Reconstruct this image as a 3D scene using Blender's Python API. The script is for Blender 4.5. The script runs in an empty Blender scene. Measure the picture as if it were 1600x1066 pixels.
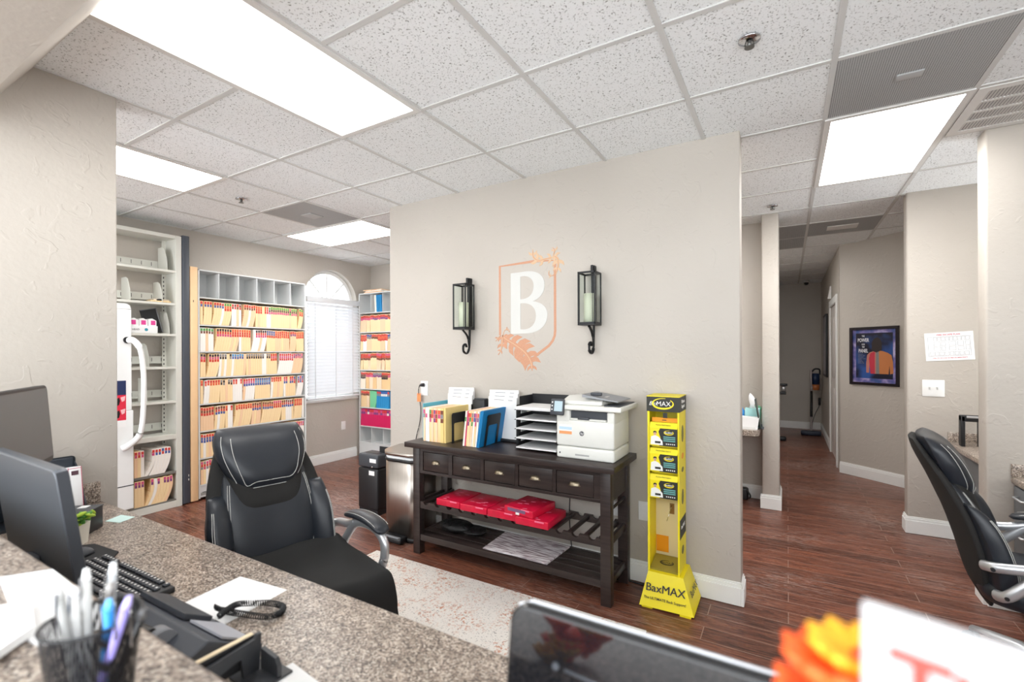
import bpy, bmesh, math, random
from mathutils import Vector, Matrix
random.seed(7)
C = bpy.context.scene.collection
R = math.radians
# ---------------------------------------------------------------- camera, world, exposure
sc = bpy.context.scene
cd = bpy.data.cameras.new('camera'); cam = bpy.data.objects.new('camera', cd); C.objects.link(cam)
cam.location = (0, 0, 1.472)
cam.rotation_euler = (Matrix.Rotation(R(30.548), 4, 'Z') @ Matrix.Rotation(R(90), 4, 'X') @ Matrix.Rotation(-0.0039, 4, 'Z')).to_euler()
cd.sensor_width = 36; cd.lens = 729.0/1600*36; cd.shift_y = (550.16-533)/1600
cd.clip_start = 0.02
cd.dof.use_dof = True; cd.dof.focus_distance = 3.6; cd.dof.aperture_fstop = 2.5
sc.camera = cam
w = bpy.data.worlds.new('world'); sc.world = w; w.use_nodes = True
bg = w.node_tree.nodes['Background']; bg.inputs[0].default_value = (0.93, 0.97, 1.0, 1); bg.inputs[1].default_value = 6.0
sc.view_settings.view_transform = 'Standard'; sc.view_settings.look = 'None'
sc.view_settings.exposure = 0.06; sc.view_settings.gamma = 1.0; sc.view_settings.use_curve_mapping = False
PANEL = 13.0          # strength of the ceiling light diffusers

# ---------------------------------------------------------------- materials
def L(r, g, b):
    f = lambda c: ((c/255+0.055)/1.055)**2.4 if c > 10 else c/255/12.92
    return (f(r), f(g), f(b), 1)
_m = {}
def mat(name, col, rough=0.6, metal=0.0, bump=0, bscale=60, bdist=0.002, var=0, vscale=8, spec=None, coat=0, trans=0, emis=None, alpha=None):
    if name in _m: return _m[name]
    m = bpy.data.materials.new(name); m.use_nodes = True; nt = m.node_tree; n = nt.nodes; l = nt.links
    b = n['Principled BSDF']; b.inputs['Base Color'].default_value = col
    b.inputs['Roughness'].default_value = rough; b.inputs['Metallic'].default_value = metal
    if spec is not None: b.inputs['Specular IOR Level'].default_value = spec
    if coat: b.inputs['Coat Weight'].default_value = coat; b.inputs['Coat Roughness'].default_value = 0.08
    if trans: b.inputs['Transmission Weight'].default_value = trans
    if emis: b.inputs['Emission Color'].default_value = emis[0]; b.inputs['Emission Strength'].default_value = emis[1]
    tc = n.new('ShaderNodeTexCoord')
    if bump:
        t = n.new('ShaderNodeTexNoise'); t.inputs['Scale'].default_value = bscale; t.inputs['Detail'].default_value = 4
        bp = n.new('ShaderNodeBump'); bp.inputs['Strength'].default_value = bump; bp.inputs['Distance'].default_value = bdist
        l.new(tc.outputs['Object'], t.inputs['Vector']); l.new(t.outputs['Fac'], bp.inputs['Height']); l.new(bp.outputs['Normal'], b.inputs['Normal'])
    t = n.new('ShaderNodeTexNoise'); t.inputs['Scale'].default_value = vscale; t.inputs['Detail'].default_value = 3
    mx = n.new('ShaderNodeMix'); mx.data_type = 'RGBA'; mx.blend_type = 'MIX'
    v = var or 0.04
    mx.inputs[6].default_value = tuple(c*(1-v) for c in col[:3])+(1,); mx.inputs[7].default_value = tuple(min(1, c*(1+v)) for c in col[:3])+(1,)
    l.new(tc.outputs['Object'], t.inputs['Vector']); l.new(t.outputs['Fac'], mx.inputs[0]); l.new(mx.outputs[2], b.inputs['Base Color'])
    _m[name] = m; return m
def nodes(name):
    m = bpy.data.materials.new(name); m.use_nodes = True
    nt = m.node_tree; return m, nt.nodes, nt.links, nt.nodes['Principled BSDF'], nt.nodes.new('ShaderNodeTexCoord')
def ramp(n, *stops):
    r = n.new('ShaderNodeValToRGB'); e = r.color_ramp.elements
    while len(e) < len(stops): e.new(0.5)
    for k, (p, c) in enumerate(stops): e[k].position = p; e[k].color = c
    return r
def mapping(n, l, tc, scale=(1, 1, 1), rot=(0, 0, 0)):
    mp = n.new('ShaderNodeMapping'); mp.inputs['Scale'].default_value = scale; mp.inputs['Rotation'].default_value = rot
    l.new(tc.outputs['Object'], mp.inputs['Vector']); return mp

def wall_material():
    m, n, l, b, tc = nodes('greige_plaster')
    b.inputs['Roughness'].default_value = 0.55
    t = n.new('ShaderNodeTexNoise'); t.inputs['Scale'].default_value = 1.3; l.new(tc.outputs['Object'], t.inputs['Vector'])
    r = ramp(n, (0.3, L(186, 179, 170)), (0.7, L(194, 187, 178))); l.new(t.outputs['Fac'], r.inputs[0]); l.new(r.outputs[0], b.inputs['Base Color'])
    a = n.new('ShaderNodeTexNoise'); a.inputs['Scale'].default_value = 34; a.inputs['Detail'].default_value = 5; l.new(tc.outputs['Object'], a.inputs['Vector'])
    c = n.new('ShaderNodeTexNoise'); c.inputs['Scale'].default_value = 9; c.inputs['Detail'].default_value = 2; c.inputs['Distortion'].default_value = 1.5; l.new(tc.outputs['Object'], c.inputs['Vector'])
    rc = ramp(n, (0.60, (0, 0, 0, 1)), (0.66, (1, 1, 1, 1))); l.new(c.outputs['Fac'], rc.inputs[0])
    ad = n.new('ShaderNodeMath'); ad.operation = 'MULTIPLY_ADD'; ad.inputs[1].default_value = 0.55
    l.new(rc.outputs[0], ad.inputs[0]); l.new(a.outputs['Fac'], ad.inputs[2])
    bp = n.new('ShaderNodeBump'); bp.inputs['Strength'].default_value = 0.45; bp.inputs['Distance'].default_value = 0.004
    l.new(ad.outputs[0], bp.inputs['Height']); l.new(bp.outputs['Normal'], b.inputs['Normal']); return m
def tile_material():
    m, n, l, b, tc = nodes('mineral_fibre_tile')
    b.inputs['Roughness'].default_value = 0.9
    v = n.new('ShaderNodeTexNoise'); v.inputs['Scale'].default_value = 125; v.inputs['Detail'].default_value = 1.5; v.inputs['Distortion'].default_value = 0.6
    l.new(tc.outputs['Object'], v.inputs['Vector'])
    r = ramp(n, (0.27, L(130, 130, 128)), (0.36, L(220, 222, 222)), (0.41, L(242, 245, 246))); r.color_ramp.interpolation = 'LINEAR'
    l.new(v.outputs['Fac'], r.inputs[0]); l.new(r.outputs[0], b.inputs['Base Color'])
    rr = ramp(n, (0.30, (0, 0, 0, 1)), (0.40, (1, 1, 1, 1))); l.new(v.outputs['Fac'], rr.inputs[0])
    bp = n.new('ShaderNodeBump'); bp.inputs['Strength'].default_value = 0.7; bp.inputs['Distance'].default_value = 0.004
    l.new(rr.outputs[0], bp.inputs['Height']); l.new(bp.outputs['Normal'], b.inputs['Normal']); return m
def floor_material():
    m, n, l, b, tc = nodes('dark_wood_planks')
    br = n.new('ShaderNodeTexBrick'); br.inputs['Scale'].default_value = 1; br.inputs['Brick Width'].default_value = 1.05
    br.inputs['Row Height'].default_value = 0.127; br.inputs['Mortar Size'].default_value = 0.0022; br.inputs['Mortar Smooth'].default_value = 0.1
    br.offset = 0.37; br.offset_frequency = 2; br.inputs['Bias'].default_value = 0
    br.inputs['Color1'].default_value = (0, 0, 0, 1); br.inputs['Color2'].default_value = (1, 1, 1, 1); br.inputs['Mortar'].default_value = (0.5, 0.5, 0.5, 1)
    l.new(tc.outputs['Object'], br.inputs['Vector'])
    mp = mapping(n, l, tc, (1.6, 16, 1))
    g = n.new('ShaderNodeTexNoise'); g.inputs['Scale'].default_value = 3.2; g.inputs['Detail'].default_value = 7; g.inputs['Roughness'].default_value = 0.65; g.inputs['Distortion'].default_value = 1.4
    l.new(mp.outputs[0], g.inputs['Vector'])
    r = ramp(n, (0.30, L(58, 36, 30)), (0.47, L(108, 66, 52)), (0.60, L(138, 88, 68)), (0.76, L(160, 116, 96))); l.new(g.outputs['Fac'], r.inputs[0])
    tint = ramp(n, (0.0, (0.62, 0.58, 0.58, 1)), (1.0, (1.15, 1.08, 1.04, 1))); l.new(br.outputs['Color'], tint.inputs[0])
    mu = n.new('ShaderNodeMix'); mu.data_type = 'RGBA'; mu.blend_type = 'MULTIPLY'; mu.inputs[0].default_value = 1
    l.new(r.outputs[0], mu.inputs[6]); l.new(tint.outputs[0], mu.inputs[7])
    mo = n.new('ShaderNodeMix'); mo.data_type = 'RGBA'; l.new(br.outputs['Fac'], mo.inputs[0]); l.new(mu.outputs[2], mo.inputs[6]); mo.inputs[7].default_value = L(150, 122, 108)
    sa = n.new('ShaderNodeTexNoise'); sa.inputs['Scale'].default_value = 1.1; sa.inputs['Detail'].default_value = 2; l.new(tc.outputs['Object'], sa.inputs['Vector'])
    ra = ramp(n, (0.48, (0, 0, 0, 1)), (0.64, (1, 1, 1, 1))); l.new(sa.outputs['Fac'], ra.inputs[0])
    mp2 = mapping(n, l, tc, (5, 30, 1)); sb = n.new('ShaderNodeTexNoise'); sb.inputs['Scale'].default_value = 3; sb.inputs['Detail'].default_value = 6; sb.inputs['Distortion'].default_value = 1.0; l.new(mp2.outputs[0], sb.inputs['Vector'])
    rb = ramp(n, (0.50, (0, 0, 0, 1)), (0.62, (0.6, 0.6, 0.6, 1))); l.new(sb.outputs['Fac'], rb.inputs[0])
    sm = n.new('ShaderNodeMath'); sm.operation = 'MULTIPLY'; l.new(ra.outputs[0], sm.inputs[0]); l.new(rb.outputs[0], sm.inputs[1])
    ms = n.new('ShaderNodeMix'); ms.data_type = 'RGBA'; l.new(sm.outputs[0], ms.inputs[0]); l.new(mo.outputs[2], ms.inputs[6]); ms.inputs[7].default_value = L(178, 160, 152)
    l.new(ms.outputs[2], b.inputs['Base Color'])
    b.inputs['Roughness'].default_value = 0.3
    rr = ramp(n, (0.3, (0.42, 0.42, 0.42, 1)), (0.7, (0.24, 0.24, 0.24, 1))); l.new(g.outputs['Fac'], rr.inputs[0]); l.new(rr.outputs[0], b.inputs['Roughness'])
    bp = n.new('ShaderNodeBump'); bp.inputs['Strength'].default_value = 0.35; bp.inputs['Distance'].default_value = 0.003
    l.new(g.outputs['Fac'], bp.inputs['Height']); l.new(bp.outputs['Normal'], b.inputs['Normal']); return m
def laminate_material():
    m, n, l, b, tc = nodes('speckled_brown_laminate')
    v = n.new('ShaderNodeTexVoronoi'); v.inputs['Scale'].default_value = 235; l.new(tc.outputs['Object'], v.inputs['Vector'])
    sp = n.new('ShaderNodeSeparateColor'); l.new(v.outputs['Color'], sp.inputs[0])
    r = ramp(n, (0.0, L(72, 63, 58)), (0.24, L(118, 106, 98)), (0.5, L(156, 142, 130)), (0.75, L(184, 170, 157)), (0.97, L(208, 200, 190))); l.new(sp.outputs[0], r.inputs[0])
    g = n.new('ShaderNodeTexNoise'); g.inputs['Scale'].default_value = 22; l.new(tc.outputs['Object'], g.inputs['Vector'])
    t = ramp(n, (0.35, (0.80, 0.78, 0.76, 1)), (0.65, (1.08, 1.06, 1.04, 1))); l.new(g.outputs['Fac'], t.inputs[0])
    mu = n.new('ShaderNodeMix'); mu.data_type = 'RGBA'; mu.blend_type = 'MULTIPLY'; mu.inputs[0].default_value = 1
    l.new(r.outputs[0], mu.inputs[6]); l.new(t.outputs[0], mu.inputs[7]); l.new(mu.outputs[2], b.inputs['Base Color'])
    b.inputs['Roughness'].default_value = 0.34; return m
def rug_material():
    m, n, l, b, tc = nodes('distressed_cream_rug')
    b.inputs['Roughness'].default_value = 0.95
    a = n.new('ShaderNodeTexNoise'); a.inputs['Scale'].default_value = 5; a.inputs['Detail'].default_value = 3; l.new(tc.outputs['Object'], a.inputs['Vector'])
    c = n.new('ShaderNodeTexNoise'); c.inputs['Scale'].default_value = 60; c.inputs['Detail'].default_value = 5; l.new(tc.outputs['Object'], c.inputs['Vector'])
    ra = ramp(n, (0.45, (0, 0, 0, 1)), (0.62, (1, 1, 1, 1))); l.new(a.outputs['Fac'], ra.inputs[0])
    rc = ramp(n, (0.52, (0, 0, 0, 1)), (0.60, (1, 1, 1, 1))); l.new(c.outputs['Fac'], rc.inputs[0])
    mul = n.new('ShaderNodeMath'); mul.operation = 'MULTIPLY'; l.new(ra.outputs[0], mul.inputs[0]); l.new(rc.outputs[0], mul.inputs[1])
    mx = n.new('ShaderNodeMix'); mx.data_type = 'RGBA'; l.new(mul.outputs[0], mx.inputs[0]); mx.inputs[6].default_value = L(234, 229, 222); mx.inputs[7].default_value = L(206, 156, 132)
    d = n.new('ShaderNodeTexNoise'); d.inputs['Scale'].default_value = 150; d.inputs['Detail'].default_value = 3; l.new(tc.outputs['Object'], d.inputs['Vector'])
    rd = ramp(n, (0.30, (1, 1, 1, 1)), (0.40, (0, 0, 0, 1))); l.new(d.outputs['Fac'], rd.inputs[0])
    m2 = n.new('ShaderNodeMix'); m2.data_type = 'RGBA'; l.new(rd.outputs[0], m2.inputs[0]); l.new(mx.outputs[2], m2.inputs[6]); m2.inputs[7].default_value = L(120, 116, 116)
    l.new(m2.outputs[2], b.inputs['Base Color']); return m
def wood_material(name, c1, c2, rough=0.4, sc_=(1, 14, 14)):
    m, n, l, b, tc = nodes(name)
    mp = mapping(n, l, tc, sc_); g = n.new('ShaderNodeTexNoise'); g.inputs['Scale'].default_value = 4; g.inputs['Detail'].default_value = 6; l.new(mp.outputs[0], g.inputs['Vector'])
    r = ramp(n, (0.3, c1), (0.7, c2)); l.new(g.outputs['Fac'], r.inputs[0]); l.new(r.outputs[0], b.inputs['Base Color']); b.inputs['Roughness'].default_value = rough
    bp = n.new('ShaderNodeBump'); bp.inputs['Strength'].default_value = 0.2; bp.inputs['Distance'].default_value = 0.002
    l.new(g.outputs['Fac'], bp.inputs['Height']); l.new(bp.outputs['Normal'], b.inputs['Normal']); return m
def perforated_material():
    m, n, l, b, tc = nodes('perforated_grey_metal')
    mp = mapping(n, l, tc, (110, 110, 110)); v = n.new('ShaderNodeTexVoronoi'); v.inputs['Scale'].default_value = 1; v.inputs['Randomness'].default_value = 0
    l.new(mp.outputs[0], v.inputs['Vector']); r = ramp(n, (0.28, L(100, 101, 101)), (0.36, L(178, 179, 179))); l.new(v.outputs['Distance'], r.inputs[0])
    l.new(r.outputs[0], b.inputs['Base Color']); b.inputs['Roughness'].default_value = 0.6; return m
def stripe_material(name, cols, scale=520):
    # paper edges: fine sheets stacked across the folder's thickness
    m, n, l, b, tc = nodes(name)
    mp = mapping(n, l, tc, (0.5, scale, 1)); g = n.new('ShaderNodeTexNoise'); g.inputs['Scale'].default_value = 1; g.inputs['Detail'].default_value = 2; l.new(mp.outputs[0], g.inputs['Vector'])
    k = len(cols); r = ramp(n, *[(0.3+0.4*i/(k-1), c) for i, c in enumerate(cols)]); l.new(g.outputs['Fac'], r.inputs[0]); l.new(r.outputs[0], b.inputs['Base Color']); b.inputs['Roughness'].default_value = 0.8; return m
def steel_material():
    m, n, l, b, tc = nodes('brushed_steel')
    mp = mapping(n, l, tc, (400, 400, 3)); g = n.new('ShaderNodeTexNoise'); g.inputs['Scale'].default_value = 1; l.new(mp.outputs[0], g.inputs['Vector'])
    r = ramp(n, (0.3, L(176, 170, 164)), (0.7, L(196, 190, 184))); l.new(g.outputs['Fac'], r.inputs[0]); l.new(r.outputs[0], b.inputs['Base Color'])
    b.inputs['Metallic'].default_value = 1; b.inputs['Roughness'].default_value = 0.32; return m

WALL = wall_material(); TILE = tile_material(); FLOOR = floor_material(); LAM = laminate_material(); RUG = rug_material()
ESP = wood_material('espresso_wood', L(38, 30, 29), L(60, 49, 46), 0.38)
PERF = perforated_material(); STEEL = steel_material()
WHITE = mat('white_trim_paint', L(238, 238, 236), 0.4)
GRID = mat('white_grid_metal', L(222, 221, 218), 0.5); BAR = mat('ceiling_grid_bar', L(208, 208, 206), 0.6)
DIFF = mat('lit_diffuser', L(255, 255, 255), 0.5, emis=((1, 0.985, 0.96, 1), PANEL))
BLACK = mat('black_plastic', L(26, 27, 30), 0.42)
DGREY = mat('dark_grey_plastic', L(62, 65, 71), 0.45)
MGREY = mat('grey_plastic', L(128, 130, 135), 0.5)
CHROME = mat('polished_metal', L(205, 205, 208), 0.16, 1.0)
SILVER = mat('satin_silver', L(206, 208, 212), 0.34, 0.7)
BRASS = mat('aged_pewter', L(150, 138, 118), 0.35, 0.9)
LEATHER = mat('black_leather', L(34, 38, 45), 0.40, bump=0.25, bscale=260, bdist=0.0008)
MESHF = mat('black_mesh_fabric', L(30, 29, 28), 0.85, bump=0.4, bscale=600, bdist=0.001)
CLOTH = mat('charcoal_cloth', L(30, 30, 30), 0.9, bump=0.3, bscale=300, bdist=0.001)
THREAD = mat('white_thread', L(200, 200, 196), 0.7)
PAPER = mat('white_paper', L(240, 240, 240), 0.7, var=0.01)
SHELF = mat('putty_steel_shelf', L(216, 216, 208), 0.45)
SHELFG = mat('grey_steel_shelf', L(214, 216, 216), 0.45)
IRON = mat('black_iron', L(22, 23, 26), 0.4, 0.3)
CANDLE = mat('ivory_wax', L(222, 222, 200), 0.6)
GLASS = mat('clear_glass', (0.92, 0.96, 0.94, 1), 0.02, trans=1.0); GLASS.node_tree.nodes['Principled BSDF'].inputs['IOR'].default_value = 1.1
RED = mat('red_wrap', L(212, 22, 60), 0.35, var=0.2, vscale=25)
PRN = mat('printer_white', L(228, 228, 222), 0.4)
YEL = mat('yellow_card', L(246, 226, 28), 0.45)
ORG = mat('orange_card', L(244, 160, 22), 0.5)
CREAMC = mat('cream_card', L(238, 222, 176), 0.6)
COPPER = mat('copper_paint', L(200, 148, 118), 0.55, 0.0, var=0.18, vscale=160)
COPPER2 = mat('pale_copper_paint', L(212, 180, 146), 0.55, 0.0, var=0.1, vscale=160)

# ---------------------------------------------------------------- building helpers
_org = {}
class MB:
    def __init__(s): s.bm = bmesh.new(); s.mi = 0
    def _add(s, f):
        n0 = len(s.bm.verts); f(); s.bm.verts.ensure_lookup_table(); return s.bm.verts[n0:]
    def m(s, i): s.mi = i; return s
    def face(s, vs):
        try:
            f = s.bm.faces.new(vs); f.material_index = s.mi; return f
        except ValueError: return None
    def box(s, x0, x1, y0, y1, z0, z1, bev=0, M=None, seg=2):
        b = bmesh.new(); bmesh.ops.create_cube(b, size=1)
        for v in b.verts: v.co = Vector(((x0+x1)/2+v.co.x*(x1-x0), (y0+y1)/2+v.co.y*(y1-y0), (z0+z1)/2+v.co.z*(z1-z0)))
        if bev: bmesh.ops.bevel(b, geom=b.edges[:], offset=bev, segments=seg, affect='EDGES', profile=0.5)
        return s._merge(b, M, bool(bev))
    def _merge(s, b, M=None, smooth=False):
        mp = {}
        for v in b.verts: mp[v] = s.bm.verts.new(M @ v.co if M else v.co)
        for f in b.faces:
            g = s.face([mp[v] for v in f.verts])
            if g: g.smooth = smooth
        b.free(); return s
    def rings(s, rings, cap=True, smooth=True, closed=True):
        vs = [[s.bm.verts.new(p) for p in r] for r in rings]; n = len(vs[0])
        for a, b in zip(vs, vs[1:]):
            for i in range(n if closed else n-1):
                f = s.face([a[i], a[(i+1) % n], b[(i+1) % n], b[i]])
                if f: f.smooth = smooth
        if cap: s.face(vs[0][::-1]); s.face(vs[-1])
        return s
    def tube(s, pts, r, n=8, cap=True, flat=1.0, up=Vector((0, 0, 1))):
        pts = [Vector(p) for p in pts]; rs = r if isinstance(r, (list, tuple)) else [r]*len(pts); out = []
        for i, p in enumerate(pts):
            t = (pts[min(i+1, len(pts)-1)]-pts[max(i-1, 0)]).normalized()
            u = up if abs(t.dot(up)) < 0.95 else Vector((1, 0, 0))
            a = t.cross(u).normalized(); b = a.cross(t).normalized()
            out.append([p+a*math.cos(k*2*math.pi/n)*rs[i]*flat+b*math.sin(k*2*math.pi/n)*rs[i] for k in range(n)])
        return s.rings(out, cap)
    def cyl(s, c, r, z0, z1, n=24, r2=None):
        r2 = r if r2 is None else r2
        return s.rings([[Vector((c[0]+q*math.cos(k*2*math.pi/n), c[1]+q*math.sin(k*2*math.pi/n), z)) for k in range(n)] for q, z in ((r, z0), (r2, z1))], True, n > 8)
    def lathe(s, c, prof, n=20):
        return s.rings([[Vector((c[0]+r*math.cos(k*2*math.pi/n), c[1]+r*math.sin(k*2*math.pi/n), c[2]+z)) for k in range(n)] for r, z in prof])
    def prism(s, poly, d0, d1, ax='y', M=None):
        # poly: 2D points; extruded along axis ax
        def P(a, b, d): return {'y': Vector((a, d, b)), 'x': Vector((d, a, b)), 'z': Vector((a, b, d))}[ax]
        b = bmesh.new(); A = [b.verts.new(P(p[0], p[1], d0)) for p in poly]; B = [b.verts.new(P(p[0], p[1], d1)) for p in poly]
        b.faces.new(A); b.faces.new(B[::-1])
        for i in range(len(A)): b.faces.new([A[i], B[i], B[(i+1) % len(A)], A[(i+1) % len(A)]])
        bmesh.ops.recalc_face_normals(b, faces=b.faces[:]); return s._merge(b, M)
    def sphere(s, c, r, sc=(1, 1, 1), u=14, v=10, M=None):
        b = bmesh.new(); bmesh.ops.create_uvsphere(b, u_segments=u, v_segments=v, radius=r)
        for q in b.verts: q.co = Vector((c[0]+q.co.x*sc[0], c[1]+q.co.y*sc[1], c[2]+q.co.z*sc[2]))
        return s._merge(b, M, True)
    def strip(s, pts, w, d0, d1, close=False):
        # flat ribbon of width w following (x,z) points on a wall facing -Y
        pts = [Vector(p) for p in pts]; n = len(pts); Lp, Rp = [], []
        for i, p in enumerate(pts):
            a = pts[(i-1) % n] if (close or i) else pts[0]; c = pts[(i+1) % n] if (close or i < n-1) else pts[-1]
            t = (c-a).normalized(); q = Vector((-t.y, t.x)); ww = w[i] if isinstance(w, (list, tuple)) else w
            Lp.append(p+q*ww/2); Rp.append(p-q*ww/2)
        rng = range(n if close else n-1)
        for i in rng:
            j = (i+1) % n; s.prism([Lp[i], Lp[j], Rp[j], Rp[i]], d0, d1)
        return s
    def build(s, name, mats, parent=None, M=None, bevel=0, subsurf=0, smooth=None):
        bmesh.ops.recalc_face_normals(s.bm, faces=s.bm.faces[:])
        o0 = _org.get(parent, Vector((0, 0, 0))) if parent else Vector((0, 0, 0))
        for v in s.bm.verts:
            if M: v.co = M @ v.co
            v.co -= o0
        me = bpy.data.meshes.new(name); s.bm.to_mesh(me); s.bm.free()
        for m in (mats if isinstance(mats, (list, tuple)) else [mats]): me.materials.append(m)
        if smooth is not None:
            for p in me.polygons: p.use_smooth = smooth
        o = bpy.data.objects.new(name, me); C.objects.link(o)
        if parent: o.parent = parent; _org[o] = o0
        if bevel:
            b = o.modifiers.new('bevel', 'BEVEL'); b.width = bevel; b.segments = 2; b.limit_method = 'ANGLE'; b.angle_limit = R(50)
        if subsurf:
            q = o.modifiers.new('sub', 'SUBSURF'); q.levels = subsurf; q.render_levels = subsurf
        return o
def thing(name, label, cat, loc=(0, 0, 0), group=None, local=False):
    o = bpy.data.objects.new(name, None); o.empty_display_size = 0.05; C.objects.link(o); o.location = loc
    o['label'] = label; o['category'] = cat
    if group: o['group'] = group
    _org[o] = Vector((0, 0, 0)) if local else Vector(loc); return o
def tag(o, label, cat, group=None):
    o['label'] = label; o['category'] = cat
    if group: o['group'] = group
    return o
def struct(o): o['kind'] = 'structure'; return o
def text(name, body, size, M, m, parent, ext=0.0004, bold=0.0, sx=1.0, shear=0.0, align='CENTER'):
    cu = bpy.data.curves.new(name, 'FONT'); cu.body = body; cu.size = size; cu.extrude = ext; cu.offset = bold; cu.align_x = align; cu.align_y = 'CENTER'; cu.shear = shear
    cu.resolution_u = 3
    t = bpy.data.objects.new(name, cu); C.objects.link(t); bpy.context.view_layer.update()
    me = bpy.data.meshes.new_from_object(t.evaluated_get(bpy.context.evaluated_depsgraph_get())); bpy.data.objects.remove(t)
    o0 = _org.get(parent, Vector((0, 0, 0)))
    for v in me.vertices: v.co = (M @ Vector((v.co.x*sx, v.co.y, v.co.z)))-o0
    me.materials.clear(); me.materials.append(m); me.name = name
    o = bpy.data.objects.new(name, me); C.objects.link(o); o.parent = parent; _org[o] = o0; return o
def wallM(x, y, z, rz=0): return Matrix.Translation((x, y, z)) @ Matrix.Rotation(rz, 4, 'Z') @ Matrix.Rotation(R(90), 4, 'X')   # lettering on a face turned to -Y
def smooth_path(pts, n=8):
    P = [Vector(p) for p in pts]; out = []
    for i in range(len(P)-1):
        a, b, c, d = P[max(i-1, 0)], P[i], P[i+1], P[min(i+2, len(P)-1)]
        for k in range(n):
            t = k/n; out.append(0.5*((2*b)+(c-a)*t+(2*a-5*b+4*c-d)*t*t+(3*b-a-3*c+d)*t*t*t))
    out.append(P[-1]); return out

# ---------------------------------------------------------------- the setting
GX, GY, GS, CZ = -1.0375, 1.867, 0.61, 2.74
YB = 2.99            # face of the lettered wall
XW = -5.30           # face of the window wall
q = MB().box(-5.5, 3.0, -1.9, 10.6, -0.1, 0); struct(q.build('floor', FLOOR))
struct(MB().box(-5.5, 3.0, -1.3, 10.6, CZ+0.006, CZ+0.1).build('ceiling', TILE))
g = MB()
for i in range(-7, 7):
    x = GX+GS*i; g.box(x-0.012, x+0.012, -1.18, 10.4, CZ, CZ+0.0125)
for j in range(-5, 15):
    y = GY+GS*j; g.box(-5.3, 2.9, y-0.012, y+0.012, CZ+0.0005, CZ+0.0125)
struct(g.build('trim_1', BAR))
# window wall with an arched opening
wy0, wy1, wz0, wzs, wr = 3.775, 4.615, 0.85, 2.165, 0.42
wc = (wy0+wy1)/2
g = MB()
g.box(XW-0.15, XW, -1.6, wy0, 0, CZ+0.01); g.box(XW-0.15, XW, wy1, 5.0, 0, CZ+0.01); g.box(XW-0.15, XW, wy0, wy1, 0, wz0)
N = 24
arc = [(wc-wr*math.cos(math.pi*k/N), wzs+wr*math.sin(math.pi*k/N)) for k in range(N+1)]
for a, b in zip(arc, arc[1:]): g.prism([a, b, (b[0], CZ+0.01), (a[0], CZ+0.01)], XW-0.15, XW, 'x')
struct(g.build('wall_window_side', WALL))
struct(MB().box(-5.3, -1.2, 4.88, 5.0, 0, CZ+0.01).box(-1.32, -1.2, 5.0, 5.4, 0, CZ+0.01).box(-1.32, -1.2, 5.3, 8.6, 0, CZ+0.01).box(-1.2, -0.62, 8.6, 8.72, 0, CZ+0.01).build('wall_back', WALL))
struct(MB().box(-3.01, -0.234, YB, YB+0.13, 0, CZ+0.01, 0.006).build('wall_lettered', WALL))
struct(MB().box(-3.02, -2.865, -1.6, 1.0, 0, CZ+0.01, 0.006).build('wall_left', WALL))
struct(MB().prism([(0.70, CZ+0.01), (0.70, CZ-0.005), (0.60, 2.57), (0.50, 2.42), (0.30, 2.40), (0.30, CZ+0.01)], -2.866, 2.6, 'x').build('wall_header', WALL))
struct(MB().box(-1.2, -0.206, 5.25, 5.37, 0, CZ+0.01).build('wall_alcove', WALL))
struct(MB().box(-0.206, -0.066, 4.955, 5.37, 0, CZ+0.01, 0.012).build('wall_column', WALL))
struct(MB().box(-0.62, -0.50, 8.6, 10.45, 0, CZ+0.01).build('wall_corridor_left', WALL))
struct(MB().box(-0.62, 0.70, 10.38, 10.5, 0, CZ+0.01).build('wall_corridor_end', WALL))
g = MB(); g.box(0.546, 0.66, 8.20, 10.38, 0, CZ+0.01).box(0.546, 0.66, 6.95, 7.22, 0, CZ+0.01).box(0.546, 0.66, 7.22, 8.20, 2.10, CZ+0.01)
struct(g.build('wall_corridor_right', WALL))
def angbox(P0, P1, th, z0, z1, off=0.0):
    a = Vector(P0); b = Vector(P1); t = (b-a).normalized(); n = Vector((-t.y, t.x))
    if n.y < 0: n = -n
    return [tuple(a-n*off), tuple(b-n*off), tuple(b+n*(th-off)), tuple(a+n*(th-off))], z0, z1
AW0, AW1 = (0.548, 6.885), (1.35, 6.20)
p, z0, z1 = angbox(AW0, AW1, 0.12, 0, CZ+0.01); struct(MB().prism(p, z0, z1, 'z').build('wall_angled', WALL))
struct(MB().box(1.30, 1.42, 4.98, 6.30, 0, CZ+0.01).build('wall_niche', WALL))
struct(MB().box(0.832, 2.9, 4.87, 4.99, 0, CZ+0.01, 0.012).build('wall_plan', WALL))
struct(MB().box(0.985, 2.9, 3.70, 3.84, 0, CZ+0.01, 0.012).build('wall_partition', WALL))
struct(MB().box(2.78, 2.9, 0.3, 3.70, 0, CZ+0.01).build('wall_right', WALL))
struct(MB().box(-2.866, 2.78, 0.03, 0.13, 0, 1.028).build('wall_counter', WALL))
def base(name, x0, x1, y0, y1, side):
    # baseboard with a stepped cap; side: which way it faces
    g = MB(); h = 0.135
    g.box(x0, x1, y0, y1, 0.002, h-0.03)
    t = 0.005
    dx0 = t if side == '-x' else 0; dx1 = t if side == '+x' else 0; dy0 = t if side == '-y' else 0; dy1 = t if side == '+y' else 0
    g.box(x0+dx0, x1-dx1, y0+dy0, y1-dy1, h-0.03, h-0.012); g.box(x0+2*dx0, x1-2*dx1, y0+2*dy0, y1-2*dy1, h-0.012, h)
    return struct(g.build(name, WHITE, bevel=0.002))
base('baseboard_lettered', -3.01, -0.234, YB-0.016, YB, '-y'); base('baseboard_lettered_end', -0.234, -0.218, YB-0.016, YB+0.13, '+x')
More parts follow.
